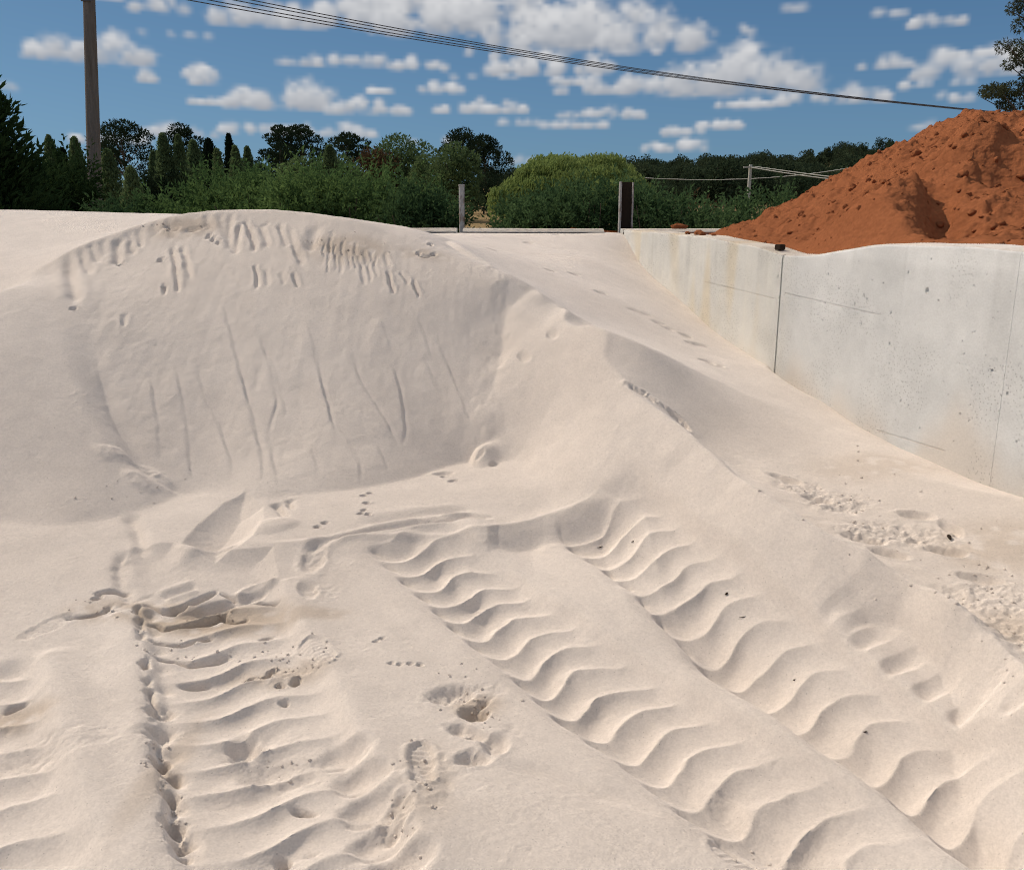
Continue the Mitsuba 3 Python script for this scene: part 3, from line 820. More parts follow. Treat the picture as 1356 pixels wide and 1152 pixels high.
VX = np.stack([GX, GY, H], -1)
nxn = np.gradient(H, gx, axis=1)
nyn = np.gradient(H, gy, axis=0)
NRM = np.stack([-nxn, -nyn, np.ones_like(H)], -1)
NRM /= np.linalg.norm(NRM, axis=-1, keepdims=True)
ny_, nx_ = H.shape
iy, ix = np.meshgrid(np.arange(ny_ - 1), np.arange(nx_ - 1), indexing='ij')
q = iy * nx_ + ix
fcx, fcy = GX[:-1, :-1], GY[:-1, :-1]
keep = fcx < wall_x(fcy) + .14
rc = np.array(rcrest)
dr_, sdr, _ = seg_dist(fcx, fcy, rc)
kind = np.zeros(q.shape, int)
kind[isA[:-1, :-1]] = 1
kind[isC[:-1, :-1]] = 2
b_ = isB[:-1, :-1]
kind[b_ & (fcx < np.interp(fcy, [6.6, 11], [-.13, -.9])) & (fcy > 5)] = 1
kind[b_ & (dr_ < .35) & (fcy < 6.2)] = 2
flatV, flatN = VX.reshape(-1, 3), NRM.reshape(-1, 3)


def sub(mask):
    qq = q[mask & keep]
    f = np.concatenate([np.stack([qq, qq + 1, qq + nx_ + 1], -1), np.stack([qq, qq + nx_ + 1, qq + nx_], -1)])
    used, inv = np.unique(f, return_inverse=True)
    return (flatV[used], inv.reshape(-1, 3)), flatN[used]


def add_field(key, mask, bsdf):
    mesh, nn = sub(mask)
    scene[key] = {'type': 'ply', 'filename': meshkit.write_ply(mesh, normals=nn), 'face_normals': False, 'bsdf': ref(bsdf)}


add_field('sand_ground', kind == 0, 'mat_sand')
tag('sand_ground', 'pale sand floor of the storage bay printed with wheel tracks and boots', None, kind='structure')
add_field('sand_pile', kind == 1, 'mat_sand')
tag('sand_pile', 'large pale sand heap with a steep grooved slip face on the left', 'sand pile')
add_field('sand_ridge', kind == 2, 'mat_sand')
tag('sand_ridge', 'long smooth ridge of sand running down from the heap beside the concrete wall', 'sand ridge')
GROUND = RegularGridInterpolator((gy, gx), H)


def gz(x, y):
    return float(GROUND((y, x)))


def hit(u, v):
    """Where the sight line at (u, v) meets the sand."""
    x, yv = (u - 678) / FPX, (v - 576) / FPX
    down, fwd = SP + CP * yv, CP - SP * yv
    t = np.arange(1.6, 12, .004)
    g = GROUND(np.stack([np.clip(fwd * t, gy[0], gy[-1]), np.clip(x * t, gx[0], gx[-1])], -1))
    k = np.argmax(EYE - down * t < g)
    return np.array([x * t[k], fwd * t[k], g[k]])


# crumbs of damp sand lying about the cracks and prints
rng = np.random.default_rng(3)
ms = []
for u, v, su, sv, n in ((360, 875, 26, 14, 40), (205, 1005, 10, 16, 26), (228, 1080, 12, 22, 30), (635, 930, 22, 14, 36), (650, 958, 12, 6, 12), (545, 1050, 20, 40, 40), (390, 890, 24, 8, 24), (130, 808, 18, 8, 16), (240, 850, 50, 22, 50),
                        (310, 820, 20, 10, 16), (1320, 790, 40, 30, 60), (1200, 690, 50, 30, 46), (1110, 650, 50, 22, 36), (1335, 890, 20, 20, 26), (460, 330, 34, 10, 30), (240, 302, 26, 4, 16), (375, 1010, 26, 14, 20), (600, 900, 20, 14, 18), (180, 640, 40, 14, 20), (985, 1140, 25, 8, 14), (420, 860, 16, 14, 12), (1290, 760, 50, 24, 30)):
    for _ in range(n // 2):
        c = hit(u + rng.normal() * su, v + rng.normal() * sv)
        r = rng.uniform(.002, .0055) * (.8 + .12 * c[1])
        vv, ff = rock(rng, r, 1)
        ms.append((vv + c + [0, 0, r * .3], ff))
add('sand_crumbs', merge(ms), 'mat_sand', smooth=True)
tag('sand_crumbs', 'loose crumbs of sand scattered round the cracks and footprints', 'sand crumbs', kind='stuff')

# ------------------------------------------------------------------ concrete walls of the bay
prof_y = [-2, 2.0, 3.2, 4.12, 4.62, 5.14, 5.5, 5.73, 6.0, 6.29, 6.55, 6.73, 7.15, 8.37, 9.5, 11.2]
prof_z = [1.42, 1.42, 1.43, 1.44, 1.453, 1.446, 1.43, 1.404, 1.365, 1.33, 1.318, 1.315, 1.36, 1.41, 1.42, 1.43]
wt = np.array([-.142, 1.0]) / math.hypot(.142, 1)
wn = np.array([-wt[1], wt[0]])                       # out of the face, into the bay (towards -x)


def man(v, f):
    return m3.Manifold(m3.Mesh(np.ascontiguousarray(v, np.float32), np.ascontiguousarray(f, np.uint32)))


def prism_wall(y0, y1, inset, gap=.004, th=.22):
    """One cast panel between two joints, its top following the uneven pour."""
    ys = np.unique(np.concatenate([np.arange(y0 + gap, y1 - gap, .12), [y0 + gap, y1 - gap]]))
    tops = np.interp(ys, prof_y, prof_z) + .006 * (meshkit.fbm(np.stack([ys * 3, ys * 0, ys * 0], -1), 3, 7) - .5) * 2
    secs = []
    for yy, tz in zip(ys, tops):
        f = np.array([wall_x(yy), yy])
        o = []
        for dn, z in ((inset, -.4), (inset, tz - .022), (inset - .006, tz - .008), (inset - .022, tz), (inset - th + .02, tz + .004), (inset - th, tz - .02), (inset - th, -.4)):
            pz = f + wn * dn
            o.append([pz[0], pz[1], z])
        secs.append(o)
    secs = np.array(secs)
    n, k = secs.shape[:2]
    v = secs.reshape(-1, 3)
    f = []
    for i in range(n - 1):
        for j in range(k):
            a, b = i * k + j, i * k + (j + 1) % k
            f += [[a, b, b + k], [a, b + k, a + k]]
    for j in range(1, k - 1):
        f += [[0, j + 1, j], [(n - 1) * k, (n - 1) * k + j, (n - 1) * k + j + 1]]
    m = man(v, f)
    if m.volume() < 0:
        m = man(v, np.array(f)[:, ::-1])
    return m


wall = thing('concrete_wall', 'long pale grey concrete wall along the right side of the bay, red soil behind it', 'wall')
joints = [-2, 1.9, 4.22, 5.30, 6.73, 11.2]
insets = [.001, .0, .001, .0, .005]
rng = np.random.default_rng(11)
pocks = []
for u, v, r in ((1228, 385, .016), (1144, 390, .011), (1148, 396, .008), (1314, 491, .011), (1334, 521, .010), (1132, 402, .009), (1170, 375, .008), (1097, 363, .010), (1203, 361, .009), (1180, 414, .008), (1093, 402, .007),
                (1082, 417, .007), (1178, 455, .009), (1185, 462, .006), (1243, 398, .008), (1290, 378, .006), (1031, 366, .012), (1155, 371, .006), (1064, 380, .006), (1125, 520, .006)):
    x, yv = (u - 678) / FPX, (v - 576) / FPX
    down, fwd = SP + CP * yv, CP - SP * yv
    t = 2.975 / (x + .142 * fwd)
    pocks.append((fwd * t, EYE - down * t, r))
for _ in range(150):
    yy = rng.choice([rng.uniform(3.7, 6.7), rng.normal(6.1, .3), rng.normal(4.6, .3)])
    pocks.append((yy, rng.uniform(.4, 1.38), float(rng.choice([.003, .004, .005, .007], p=[.4, .3, .2, .1]))))
ball = trimesh.creation.icosphere(subdivisions=1)
for i in range(len(joints) - 1):
    y0, y1 = joints[i], joints[i + 1]
    m = prism_wall(y0 + (.005 if y0 == 6.73 else 0), y1 - (.005 if y1 == 6.73 else 0), insets[i], .0004)
    cut = []
    for (py_, pz_, r) in pocks:
        if y0 + .03 < py_ < y1 - .03:
            f = np.array([wall_x(py_), py_]) + wn * (insets[i] + r * .15)
            cut.append(man(ball.vertices * [r * 1.3, r * rng.uniform(.8, 1.2), r * rng.uniform(.8, 1.4)] + [f[0], f[1], pz_], ball.faces))
    # shallow seams left by the boards of the formwork
    seams = {3: [(5.35, 6.66, 1.02, 1.04)], 4: [(6.80, 8.35, .985, 1.005)], 2: [(4.6, 5.26, .375, .33)]}.get(i, [])
    for (a, b, za, zb) in seams:
        pts = []
        for yy, zz in ((a, za), (b, zb)):
            for dn in (-.004, .03):
                for dz in (-.0035, .0035):
                    f = np.array([wall_x(yy), yy]) + wn * (insets[i] + dn)
                    pts.append([f[0], f[1], zz + dz])
        cut.append(m3.Manifold.hull_points(np.array(pts, np.float32)))
    if cut:
        m = m - m3.Manifold.batch_boolean(cut, m3.OpType.Add)
    add('panel', m, 'mat_concrete', wall, smooth=30)
labels[wall + '__panel_004'] = {'label': 'sand-stained far panel beyond the open joint'}

bw = thing('concrete_wall', 'thin pale line of the back concrete wall behind the sand, between the posts', 'wall')
def cap_wall(x0, x1, seed):
    xs = np.arange(x0, x1 + .01, .25)
    w = .03 * (meshkit.fbm(np.stack([xs * .6, xs * 0, xs * 0 + seed], -1), 3, 3) - .5)
    secs = []
    for x, dz in zip(xs, w):
        zt = 1.438 + dz + (.22 if x < -3 else 0) * 0
        secs.append([[x, 11.30, -.4], [x, 11.30, zt - .040], [x, 11.25, zt - .038], [x, 11.25, zt - .030], [x, 11.30, zt], [x, 11.5, zt + .006], [x, 11.5, -.4]])
    secs = np.array(secs)
    n, k = secs.shape[:2]
    f = []
    for i in range(n - 1):
        for j in range(k):
            a, b = i * k + j, i * k + (j + 1) % k
            f += [[a, b + k, b], [a, a + k, b + k]]
    for j in range(1, k - 1):
        f += [[0, j, j + 1], [(n - 1) * k, (n - 1) * k + j + 1, (n - 1) * k + j]]
    return secs.reshape(-1, 3), np.array(f)


for x0, x1 in ((-12, -4.2), (-4.19, -.62), (-.61, 1.36), (1.37, 5.2)):
    add('panel', cap_wall(x0, x1, 2 if x0 > -1 else 5), 'mat_concrete', bw, smooth=20)

# steel posts behind the back wall
def box(c, s):
    m = trimesh.creation.box(extents=s)
    m.apply_translation(c)
    return np.array(m.vertices), np.array(m.faces)


p0 = PY(611, 245, 11.7)
post = thing('steel_post', 'slim grey steel post standing behind the back wall in front of the dry field', 'post')
zt = p0[2]
add('upright', tube([[p0[0], 11.7, -.3], [p0[0] - .004, 11.7, zt * .6], [p0[0] + .002, 11.7, zt - .01]], .036, 12), 'mat_steel', post, smooth=40)
add('end_cap', tube([[p0[0] + .002, 11.7, zt - .012], [p0[0] + .002, 11.7, zt + .006]], .041, 12), 'mat_steel', post, smooth=40)
p1 = PY(830, 241, 11.75)
post = thing('steel_post', 'dark steel beam post with two pale flanges at the corner of the bay walls', 'post')
zt = p1[2]
hgt = zt + .3
for k, (dx, w_, z_) in enumerate(((-.082, .022, zt), (.072, .016, zt - .01))):
    add('flange', box([p1[0] + dx, 11.72, (z_ - .3) / 2], [w_, .15, z_ + .3]), 'mat_steel', post)
add('web', box([p1[0] - .004, 11.73, (zt - .3) / 2], [.134, .012, zt + .29]), 'mat_dark_wood', post)

# dark block lying on the wall top
c = PY(1014, 324, 6.95)
zt = float(np.interp(6.95, prof_y, prof_z)) + .004
blk = m3.Manifold.batch_hull([m3.Manifold.sphere(.008, 8).translate([a, b, cc]) for a in (-.022, .018) for b in (-.024, .024) for cc in (.008, .036)])
k = add('timber_block', (np.array(blk.to_mesh().vert_properties[:, :3]) @ np.array([[.9, .43, 0], [-.43, .9, 0], [0, 0, 1]]) + [wall_x(6.95) + .07, 6.95, zt - .002], np.array(blk.to_mesh().tri_verts)), 'mat_dark_wood', smooth=40)
tag(k, 'small dark block of timber lying on top of the concrete wall', 'block')

# ------------------------------------------------------------------ the heap of red soil behind the wall
ox = np.arange(.12, 7.4, .024)
oy = np.concatenate([np.arange(.5, 3.4, .08), np.arange(3.4, 9.6, .024), np.arange(9.6, 15, .045)])
OX, OY = np.meshgrid(ox, oy)
SX, SY = wall_x(OY) + OX, OY
S = [(wall_x(yy) + .15, yy, np.interp(yy, prof_y, prof_z) + (.03 if yy < 6.3 else -.02 if yy < 7.6 else -.05)) for yy in (1, 2, 3, 4, 5, 5.6, 6.2, 6.8, 7.4, 8.2, 9.2, 10.2, 11)]
S += [PY(1030, 274, 8.9), PY(1100, 240, 8.9), PY(1160, 205, 8.7), PY(1200, 182, 8.4), PY(1250, 158, 8.2), PY(1290, 149, 8.1), PY(1330, 144, 8.2), PY(1400, 142, 8.2), PY(1500, 144, 8.2), PY(1700, 160, 8.2)]
S += [PY(1110, 290, 7.4), PY(1160, 250, 7.5), PY(1200, 215, 7.6), PY(1240, 195, 7.6), PY(1280, 180, 7.6), PY(1330, 175, 7.6)]
S += [PY(1060, 310, 7.6), PY(1000, 288, 8.9), PY(958, 302, 9.0), (2.3, 9.8, 1.25), (2.9, 10.2, 1.2), (3.3, 10.3, 1.3), (4.2, 10.4, 1.5), (5.5, 10.5, 1.6), (3, 12.5, .3), (5.5, 12.8, .3), (8, 12.8, .3), (2.2, 12, .5)]
S += [PY(1215, 300, 5.9), PY(1300, 300, 5.7), PY(1340, 250, 6.2), PY(1290, 270, 6.0), PY(1250, 215, 6.9), (4.5, 4.5, 1.62), (5.5, 3, 1.6), (6.5, 1.5, 1.6), (6, 5.5, 2.1)]
HS = rbf(S, 2e-3)(np.stack([SX.ravel(), SY.ravel()], -1)).reshape(SX.shape)
QS = np.stack([SX, SY, HS * 0], -1)


def nS(scale, octaves=3, seed=0):
    return meshkit.fbm(QS * np.array([scale, scale, 1]), octaves, seed) - .5


def lump(u, v, Y, rx, ry, ang, h, p=1.0):
    c = PY(u, v, Y)
    ca, sa = math.cos(ang), math.sin(ang)
    dx, dy = SX - c[0], SY - c[1]
    a, b = (dx * ca + dy * sa) / rx, (-dx * sa + dy * ca) / ry
    return h * np.exp(-(np.abs(a) ** 2 + np.abs(b) ** 2) ** p)


inner = sstep(.05, .7, OX)
# the spur whose steep right side lies in shade, and a second hollow at the right
spur = lump(1170, 285, 6.3, .5, .62, -.35, .26)
c = PY(1222, 290, 6.05)
cutd = (SX - c[0]) * .95 - (SY - c[1]) * .25 + .05 * nS(3, 2, 5)
HS += spur * 1.25 * sstep(.20, -.06, cutd) - lump(1240, 300, 5.9, .20, .42, -.3, .20)
HS += lump(1305, 235, 6.9, .22, .3, .3, .16) - lump(1338, 258, 6.45, .18, .26, -.2, .22) + lump(1270, 240, 7.0, .12, .2, 0, .10)
HS += lump(1170, 195, 8.3, .3, .25, .3, .0) - lump(1225, 165, 8.2, .35, .35, .2, .06) + lump(1130, 275, 7.2, .3, .2, .6, .05)
HS += inner * (.16 * nS(.9, 3, 2) + .16 * np.abs(nS(2.6, 3, 3)) + .14 * np.abs(nS(7, 2, 4)) + .06 * np.maximum(nS(15, 2, 6), -.06) + .045 * nS(30, 2, 8) - .075)
tuck = sstep(.34, .12, OX)
HS = HS * (1 - tuck) + tuck * (np.interp(SY, prof_y, prof_z) - .03) + (1 - inner) * (1 - tuck) * (.03 * nS(8, 3, 9))
HS = np.where(SY > 7.4, np.maximum(HS, 0.2), HS)
n1, n2 = HS.shape
iy, ix = np.meshgrid(np.arange(n1 - 1), np.arange(n2 - 1), indexing='ij')
qq = (iy * n2 + ix).ravel()
fs = np.concatenate([np.stack([qq, qq + 1, qq + n2 + 1], -1), np.stack([qq, qq + n2 + 1, qq + n2], -1)])
soil = thing('soil_heap', 'big heap of rust red soil piled against the far side of the right wall', 'soil heap')
add('mound', (np.stack([SX, SY, HS], -1).reshape(-1, 3), fs), 'mat_soil', soil, smooth=True)
SOIL = RegularGridInterpolator((oy, ox), HS)
rng = np.random.default_rng(8)
ms = []
for _ in range(1500):
    yy = rng.uniform(4.2, 10.2)
    o = rng.uniform(.16, 4.8)
    r = float(np.exp(rng.normal(-4.45, .5))) * (.6 + .5 * (o > .5))
    vv, ff = rock(rng, r, 1)
    ms.append((vv + [wall_x(yy) + o, yy, float(SOIL((yy, o))) + r * .25], ff))
k = add('clods', merge(ms), 'mat_soil', soil, smooth=35)
labels[k] = {'label': 'loose red clods', 'kind': 'stuff'}
# red lumps fallen on top of the wall near its far end
for i, (u, yy, r, lb) in enumerate(((898, 9.1, .035, 'flat red lump of soil on the wall top, farthest left of the spilled ones'), (908, 8.85, .05, 'largest red soil lump on the far end of the wall top'), (917, 8.7, .04, 'red soil lump on the wall top just right of the largest lump'), (931, 8.45, .03, 'small pale red crumb of soil on the wall top, nearest of the spilled ones'))):
    vv, ff = rock(rng, r, 2)
    zt = float(np.interp(yy, prof_y, prof_z))
    k = add('soil_lump', (vv * [1, 1, .6] + [wall_x(yy) + .08 + .02 * (i % 2), yy, zt + r * .4], ff), 'mat_soil', smooth=35)
    tag(k, lb, 'soil lump', 'red lumps spilled on the wall top')
vv, ff = rock(rng, .06, 2)
c = PY(900, 301, 11.35)
k = add('soil_lump', (vv * [1.6, 1, .7] + [c[0], 11.38, 1.455], ff), 'mat_soil', smooth=35)
tag(k, 'long red soil lump lying on the back wall beyond the spilled lumps', 'soil lump')

# bits of twig and bark on the sand
def twig(u, v, ln, r, ang, lb, cat='twig', name='twig'):
    c = hit(u, v)
    d = np.array([math.cos(ang), math.sin(ang), 0])
    ln, r = ln * .8, r * .6
    pts = [c - d * ln / 2 + [0, 0, r * .8], c + [0, 0, r * 1.3], c + d * ln * .3 + [0, .004, r * 1.2], c + d * ln / 2 + [0, 0, r]]
    k = add(name, tube(pts, [r * .5, r, r * .85, r * .3], 6), 'mat_dark_wood', smooth=40)
    tag(k, lb, cat)


twig(1257, 714, .045, .014, 1.4, 'dark chip of bark lying on the sand between the ridge and the wall', 'bark chip', 'bark_chip')
twig(962, 788, .020, .008, .5, 'tiny dark chip of bark at the upper right edge of the right wheel track', 'bark chip', 'bark_chip')
twig(838, 718, .026, .005, .8, 'short dark twig near the far end of the right wheel track', 'twig')
twig(795, 726, .040, .004, .3, 'thin dark twig on the first lug print of the right wheel track', 'twig')
twig(1052, 901, .016, .004, .1, 'tiny twig in the middle of the right wheel track', 'twig')
twig(1146, 970, .017, .004, -.1, 'tiny twig in the nearer part of the right wheel track', 'twig')
twig(985, 818, .05, .003, .1, 'thin broken straw lying across the outer edge of the right wheel track', 'straw', 'straw')

# ------------------------------------------------------------------ field, road, hills beyond the bay
def terrain(x, y):
    z = np.interp(y, [-400, -5, 12, 20, 40, 80, 120, 170, 260, 420, 700, 1200, 3000], [-2, -.5, -.45, 0, .85, 1.75, 2.5, 3.2, 5, 9, 12, 14, 10])
    # forested ridge rising to the right
    hx = np.interp(x / np.maximum(y, 1), [-1.5, -.35, -.05, .1, .2, .33, .5, .8, 1.5], [1, 2, 6, 12, 17, 23, 31, 36, 25])
    z = z + hx * sstep(260, 620, y) + 12 * sstep(.2, .36, x / np.maximum(y, 1)) * sstep(700, 1100, y)
    z = z + 2.0 * (meshkit.fbm(np.stack([x * .006, y * .006, x * 0], -1), 3, 77) - .5) * sstep(150, 400, y)
    return z


tx = np.concatenate([-np.geomspace(2600, 6, 90), np.linspace(-5, 5, 12), np.geomspace(6, 2600, 90)])
ty = np.concatenate([-np.geomspace(800, 5, 20), np.linspace(-4, 60, 60), np.geomspace(61.5, 3600, 150)])
TX, TY = np.meshgrid(tx, ty)
TZ = terrain(TX, TY)
n1, n2 = TZ.shape
iy, ix = np.meshgrid(np.arange(n1 - 1), np.arange(n2 - 1), indexing='ij')
qq = (iy * n2 + ix).ravel()
scene['field'] = mikit.ply((np.stack([TX, TY, TZ], -1).reshape(-1, 3), np.concatenate([np.stack([qq, qq + 1, qq + n2 + 1], -1), np.stack([qq, qq + n2 + 1, qq + n2], -1)])), 'mat_field', smooth=True)
tag('field', 'dry straw coloured field and the hills rising beyond it', None, kind='structure')
rp = np.array([(x, 112 + 4 * math.sin(x * .02)) for x in np.linspace(-90, 90, 60)])
rv = np.concatenate([[(x, yy - 2.2, float(terrain(np.array(x), np.array(yy - 2.2))) + .12) for x, yy in rp], [(x, yy + 2.2, float(terrain(np.array(x), np.array(yy + 2.2))) + .12) for x, yy in rp]])
n = len(rp)
rf = np.array([[i, i + 1, n + i + 1] for i in range(n - 1)] + [[i, n + i + 1, n + i] for i in range(n - 1)])
scene['road'] = mikit.ply((rv, rf), 'mat_road')
tag('road', 'strip of grey road across the far side of the dry field', None, kind='structure')


def tz_(x, y):
    return float(terrain(np.array(float(x)), np.array(float(y))))


# ------------------------------------------------------------------ foliage
def unit(v):
    return v / (np.linalg.norm(v, axis=-1, keepdims=True) + 1e-9)


def leaves(c, d, ln, w, rng):
    """One bent leaf (two triangles folded along its midrib... a kite) per row: base c, direction d."""
    n = len(c)
    d = unit(d)
    side = unit(np.cross(d, rng.normal(size=(n, 3))))
    up = np.cross(side, d)
    ln = np.broadcast_to(ln, (n,))[:, None] * rng.uniform(.7, 1.25, (n, 1))
    w = np.broadcast_to(w, (n,))[:, None] * rng.uniform(.7, 1.2, (n, 1))
    m = c + d * ln * .45
    v = np.stack([c, m + side * w / 2 + up * w * .15, c + d * ln - up * ln * .08, m - side * w / 2 + up * w * .15], 1).reshape(-1, 3)
    i = np.arange(n)[:, None] * 4
    return v, np.concatenate([i + [0, 1, 2], i + [0, 2, 3]])


def in_ball(n, rng):
    p = unit(rng.normal(size=(n, 3)))
    return p * rng.uniform(.35, 1, (n, 1)) ** .45


def spray_bush(rng, w, h, n, per, ln, lw, lobes=9, ragged=.25, up=.25):
    """A bush of feathery sprays: lobes of stems that lean outwards and up, each carrying small leaves."""
    cs = []
    for k in range(lobes):
        a = rng.uniform(0, 6.28)
        r = math.sqrt(rng.uniform(0, 1)) * .62
        cs.append((r * math.cos(a) * w / 2, r * math.sin(a) * w / 2, h * rng.uniform(.2, .80), w * rng.uniform(.15, .27), h * rng.uniform(.11, .2)))
    cs = np.array(cs)
    k = rng.integers(0, lobes, n)
    b = in_ball(n, rng)
    p = cs[k, :3] + b * np.stack([cs[k, 3], cs[k, 3], cs[k, 4]], -1)
    p[:, 2] = np.where(p[:, 2] < .05 * h, rng.uniform(.05, .5, n) * h, p[:, 2])
    d = unit(b * [1, 1, .7] + [0, 0, up] + rng.normal(size=(n, 3)) * .3)
    sl = h * rng.uniform(.06, .06 + ragged * .35, n)
    c, dd = [], []
    for j in range(per):
        t = (j + .5) / per
        q = p + d * (sl * t)[:, None] + np.array([0, 0, 1]) * (sl * .12 * t * t)[:, None]
        c.append(q)
        dd.append(unit(d * .6 + rng.normal(size=(n, 3)) * .55 + [0, 0, .1]))
    return leaves(np.concatenate(c), np.concatenate(dd), ln, lw, rng)


def limb(a, b, r0, r1, rng, wig=.08, n=6, sides=7):
    a, b = np.array(a, float), np.array(b, float)
    L = np.linalg.norm(b - a)
    t = np.linspace(0, 1, n)[:, None]
    p = a + (b - a) * t + np.cumsum(rng.normal(size=(n, 3)) * wig * L / n, 0) * t
    return p, tube(p, np.linspace(r0, r1, n), sides)


def pine(rng, h, w, clear=.45, flat=.45, npads=16, leaf=.22, per=240):
    """Tall pine: bare trunk, crooked limbs ending in dark flattened pads of needles."""
    tp, tr = limb([0, 0, -.5], [rng.normal() * .3, rng.normal() * .3, h * .93], h * .022, h * .006, rng, .04, 9, 8)
    wood, cr = [tr], []
    for k in range(npads):
        t = clear + (1 - clear) * (k + .6) / npads
        a = k * 2.4 + rng.uniform(-.4, .4)
        prof = math.sin(min(1, (t - clear) / (1 - clear) * .8 + .22) * math.pi) ** .7
        r = w / 2 * prof * rng.uniform(.55, 1.0)
        o = tp[min(8, int(t * .92 * 8))]
        e = np.array([o[0] + r * math.cos(a), o[1] + r * math.sin(a), h * t + r * .12])
        _, lb = limb(o + [0, 0, -.04 * h], e, h * .007, h * .002, rng, .15, 5, 5)
        wood.append(lb)
        pw = w * rng.uniform(.16, .27)
        b = in_ball(per, rng)
        p = e + b * [pw, pw, pw * flat * rng.uniform(.7, 1.2)]
        cr.append(leaves(p, b + [0, 0, .5] + rng.normal(size=b.shape) * .4, leaf * 1.3, leaf * .55, rng))
    return merge(wood), merge(cr)


def column(rng, h, w, n, leaf, taper=.55):
    """Lombardy poplar: steep branches hugging the trunk, ragged pointed top."""
    _, tr = limb([0, 0, -.4], [0, 0, h * .96], h * .018, h * .003, rng, .02, 8, 7)
    t = rng.uniform(0.04, 1, n) ** .85
    lob = rng.integers(0, 9, n)
    r = w / 2 * np.minimum(1, (t / .15) ** .5) * (1 - t) ** .52 * 1.2 * (.78 + .22 * np.sin(lob * 2.1 + t * 9))
    a = lob * .7 + rng.normal(size=n) * .35
    rr = r * np.sqrt(rng.uniform(.15, 1, n))
    p = np.stack([rr * np.cos(a), rr * np.sin(a), h * t], -1)
    d = np.stack([np.cos(a) * .35, np.sin(a) * .35, np.ones(n)], -1) + rng.normal(size=(n, 3)) * .3
    return tr, leaves(p, d, leaf, leaf * .6, rng)


def crown_tree(rng, h, w, n, leaf, lobes=14, low=.15, squash=.8):
    """Broad crown of many leafy clumps over a forked trunk."""
    wood = [limb([0, 0, -.4], [rng.normal() * .2, rng.normal() * .2, h * .45], h * .03, h * .018, rng, .05, 6, 8)[1]]
    cr = []
    for k in range(lobes):
        a = k * 2.399 + rng.uniform(-.3, .3)
        t = (k + .5) / lobes
        z = h * (low + (1 - low) * (.25 + .62 * t))
        r = w / 2 * math.sqrt(max(.02, 1 - (abs(t - .35) / .75) ** 2)) * rng.uniform(.35, .78)
        e = np.array([r * math.cos(a), r * math.sin(a), z])
        wood.append(limb([0, 0, h * .35], e, h * .012, h * .004, rng, .12, 5, 5)[1])
        cw = w * rng.uniform(.16, .27)
        m = n // lobes
        b = in_ball(m, rng)
        p = e + b * [cw, cw, cw * squash]
        cr.append(leaves(p, b + [0, 0, .1] + rng.normal(size=b.shape) * .6, leaf, leaf * .6, rng))
    return merge(wood), merge(cr)


def willow(rng, h, w, n, leaf):
    """Weeping willow: domed clumps from which long strands of narrow leaves hang."""
    wood = [limb([0, 0, -.4], [.2, 0, h * .5], h * .05, h * .03, rng, .06, 6, 9)[1]]
    cr = []
    lobes = 26
    for k in range(lobes):
        a = k * 2.399
        t = math.sqrt((k + .5) / lobes)
        r = w / 2 * t * .88
        top = h * (1 - .42 * t ** 2.2) * rng.uniform(.86, 1.0)
        e = np.array([r * math.cos(a), r * math.sin(a), top - h * .1])
        wood.append(limb([.1, 0, h * .42], e, h * .016, h * .004, rng, .1, 6, 5)[1])
        m = n // (lobes * 12)
        cw = w * rng.uniform(.10, .15)
        b = in_ball(m, rng) * [cw, cw, h * .10]
        b[:, 2] = np.abs(b[:, 2]) * 1.0
        s0 = e + b
        ln_ = np.maximum(.2, (s0[:, 2] - .25) * rng.uniform(.25, .98, m))
        out = unit(s0 * [1, 1, 0] + 1e-6)
        c, d = [], []
        for j in range(12):
            tt = (j + .5) / 12
            c.append(s0 + out * (.5 * math.sqrt(tt) * h * .10) - np.array([0, 0, 1]) * (ln_ * tt ** 1.15)[:, None] + rng.normal(size=(m, 3)) * .05)
            d.append(np.array([0, 0, -1.]) + out * .25 + rng.normal(size=(m, 3)) * .3)
        cr.append(leaves(np.concatenate(c), np.concatenate(d), leaf, leaf * .42, rng))
    return merge(wood), merge(cr)


def at(u, Y):
    x = (u - 678) / FPX * Y * .97
    return x, tz_(x, Y)


def height_to(u, v, Y):
    """Height of something standing at distance Y under (u) whose top shows at v."""
    return float(PY(u, v, Y)[2]) - at(u, Y)[1]


def plant(name, wood, crown, leafm, u, Y, label, cat='tree', group=None, bark='mat_bark', cname='crown', wname='trunk', rz=0.0):
    x, z = at(u, Y)
    k = thing(name, label, cat, group)
    c, s_ = math.cos(rz), math.sin(rz)
    R = np.array([[c, s_, 0], [-s_, c, 0], [0, 0, 1]])
    if wood is not None:
        add(wname, (wood[0] @ R + [x, Y, z], wood[1]), bark, k, smooth=50)
    add(cname, (crown[0] @ R + [x, Y, z], crown[1]), leafm, k)
    return k


